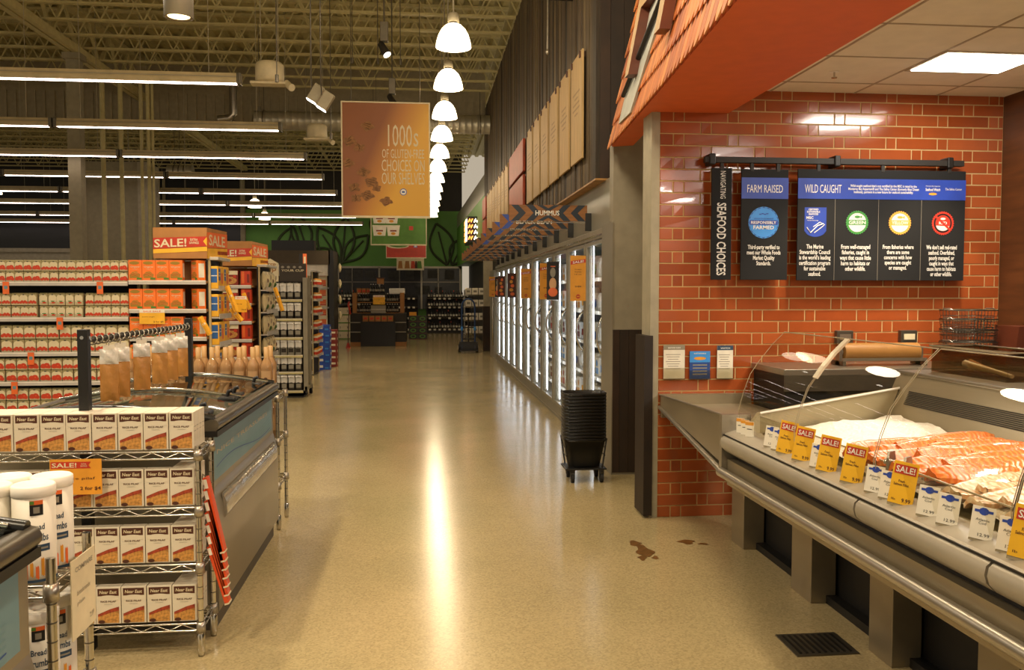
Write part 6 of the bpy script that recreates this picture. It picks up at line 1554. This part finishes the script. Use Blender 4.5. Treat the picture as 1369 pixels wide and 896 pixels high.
for x0, n, y, nm in ((.24, 15, 33.62, 'right wine shelving'), (-3.2, 8, 33.72, 'wine shelving left end')):
    for r, z in enumerate((.162, .602, 1.022, 1.362)):
        for c in range(n): (W2 if (c + r) % 4 == 0 else W1).put((x0 + c * .107, y, z), 'wine bottle on the %s, %s shelf up, %s from left' % (nm, nth(r), nth(c)), 'bottles on the back wall shelves')
# hand truck
root = thing('hand_truck', 'blue-framed hand truck standing in the aisle beyond the freezers', 'hand truck', (1.19, 22.55, 0)); mat('truck_blue', '20406f', .4)
b = MB()
for s_ in (-1, 1): b.tube([(s_ * .17, .0, .1), (s_ * .17, .02, 1.2)], .022, 'truck_blue', 8)
b.tube([(-.17, .02, 1.15)] + [(.17 * math.cos(t), .03, 1.2 + .2 * math.sin(t)) for t in [PI - PI * i / 10 for i in range(11)]] + [(.17, .02, 1.15)], .022, 'truck_blue', 8)
for z in (.35, .65, .95): b.cyl((-.17, .01, z), (.17, .01, z), .018, 'dark', n=8)
b.cyl((0, .01, .1), (0, .02, 1.0), .02, 'dark', n=8); b.build('frame', root)
b = MB(); b.box(-.24, .24, -.22, .02, .04, .07, 'black'); b.box(-.24, .24, -.02, .04, .04, .28, 'black'); b.build('toe_plate', root)
for s_ in (-1, 1): b = MB(); b.cyl((s_ * .20, .08, .11), (s_ * .26, .08, .11), .11, 'rubber', n=16); b.cyl((s_ * .19, .08, .11), (s_ * .27, .08, .11), .05, 'steel_panel', n=12); b.build('wheel', root)
for s_ in (-1, 1): b = MB(); b.ell((s_ * .17, -.01, .62), .035, .035, .06, 'sky_blue'); b.build('grip', root)
# post and wire shelf past the freezers
b = MB(); b.box(1.62, 1.86, 22.9, 23.1, 0, 2.65, 'beige_paint'); b.box(1.60, 1.88, 22.88, 23.1, 0, 1.2, 'planks_dark'); struct('pillar_far', b)
b = MB(); b.prism([(1.68, .0), (1.88, .0), (1.88, 2.1), (1.68, 2.1)], 'y', 20.3, 21.5, 'steel_panel'); b.tube([(1.675, 20.5, .3), (1.66, 20.4, .5), (1.66, 20.4, 1.6), (1.675, 20.5, 1.8)], .02, 'chrome', 8); tag(b.build('steel_door'), 'steel panel door with long handle just past the last freezer', 'door')
wire_rack('wire_rack', 'wire rack of pale goods against the wall beyond the hand truck', 1.25, 1.88, 25.6, 26.1, (.35, .75, 1.15, 1.5), 1.65)
b = MB(); b.box(-.09, .09, 0, .16, 0, .2, 'paper', .01); b.rect((0, -.001, .1), X_, Z_, .1, .06, 'grey_paint'); o = b.build('packet'); tag(o, 'x', 'packet'); GP = Kind(o)
for r, z in enumerate((.352, .752, 1.152, 1.502)):
    for c in range(3): GP.put((1.36 + c * .2, 25.7, z), 'pale packet on the wire rack past the hand truck, %s shelf up, %s from left' % (nth(r), nth(c)), 'packets on the far wire rack')
# kinds that were made but never placed
for o_ in [o for o in SC.objects if o.parent is None and o.get('label') == 'x']:
    for c_ in list(o_.children_recursive): bpy.data.objects.remove(c_)
    bpy.data.objects.remove(o_)
# ------------------------------------------------------------------ camera, light, view
def lamp(kind, name, loc, power, col, size=.1, rot=None, spot=None, blend=.5, sy=None):
    l = bpy.data.lights.new(name, kind); l.energy = power; l.color = col
    if kind == 'AREA':
        l.size = size
        if sy: l.shape = 'RECTANGLE'; l.size_y = sy
    else:
        l.shadow_soft_size = size
    if spot: l.spot_size = math.radians(spot); l.spot_blend = blend
    o = bpy.data.objects.new(name, l); COL.objects.link(o); o.location = loc
    if rot: o.rotation_euler = rot
    return o
def aim(o, tgt):
    d = Vector(tgt) - o.location; o.rotation_euler = d.to_track_quat('-Z', 'Y').to_euler(); return o
WARM = (1.0, .82, .58); WARM2 = (1.0, .87, .69); NEUT = (1.0, .92, .80)
for i in range(-1, 13):                             # pendants down the aisle (the nearest ones hang above the frame)
    y = 10.16 + 2.03 * (i - 4 + 3) if False else 2.04 + 2.03 * i
    lamp('POINT', 'pendant_lamp', (.371, y, 4.28), (98 if y < 5 else 72 if y < 7 else 22) if y < 9 else (4 if y < 16 else 14), WARM, .16)
for i in range(7):
    aim(lamp('SPOT', 'downlight_lamp', (-2.0 if i < 3 else -1.6, 1.4 + 3.05 * i, 3.8), 230 if i < 2 else 135, WARM, .08, spot=95, blend=.7), (-1.2, 1.6 + 3.05 * i, 0))
# strip rows out of the frame, towards the camera
for y in (8.25, 5.15, 2.05):
    for x in (-4.0, -7.5): lamp('AREA', 'strip_lamp', (x, y, 4.17), 45, WARM2, 3.4, sy=.05)
lamp('AREA', 'panel_lamp', (3.29, 4.9, 2.90), 16, NEUT, .55, sy=.36)
lamp('AREA', 'panel_lamp', (3.29, 2.47, 2.90), 45, NEUT, .55, sy=.36)
lamp('AREA', 'panel_lamp', (3.29, 0.2, 2.90), 45, NEUT, .55, sy=.36)
for x in (2.05, 2.75, 3.45):                         # recessed downlights close to the tiled wall
    aim(lamp('SPOT', 'wall_downlight', (x, 5.12, 2.91), 75, WARM, .04, spot=74, blend=.55), (x, 5.30, 0))
lamp('AREA', 'case_lamp', (1.66, 2.2, 1.35), 4, NEUT, .08, sy=2.5)
SC.world = bpy.data.worlds.new('store'); SC.world.use_nodes = True
bg = SC.world.node_tree.nodes['Background']; bg.inputs[0].default_value = (1.0, .85, .64, 1); bg.inputs[1].default_value = .36
cam = bpy.data.cameras.new('camera'); co = bpy.data.objects.new('camera', cam); COL.objects.link(co); SC.camera = co
F_ = 1150.0; cam.sensor_width = 36; cam.lens = 36 * F_ / 1369; cam.clip_end = 200; cam.clip_start = .05
pit = math.atan(56 / F_); yaw = math.atan(119.5 / F_ * math.cos(pit))
co.location = (0, 0, 1.55); co.rotation_euler = (PI / 2 - pit, 0, -yaw)
vs_ = SC.view_settings; vs_.view_transform = 'Standard'; vs_.look = 'None'; vs_.exposure = 0.42; vs_.gamma = 1.0; vs_.use_curve_mapping = False
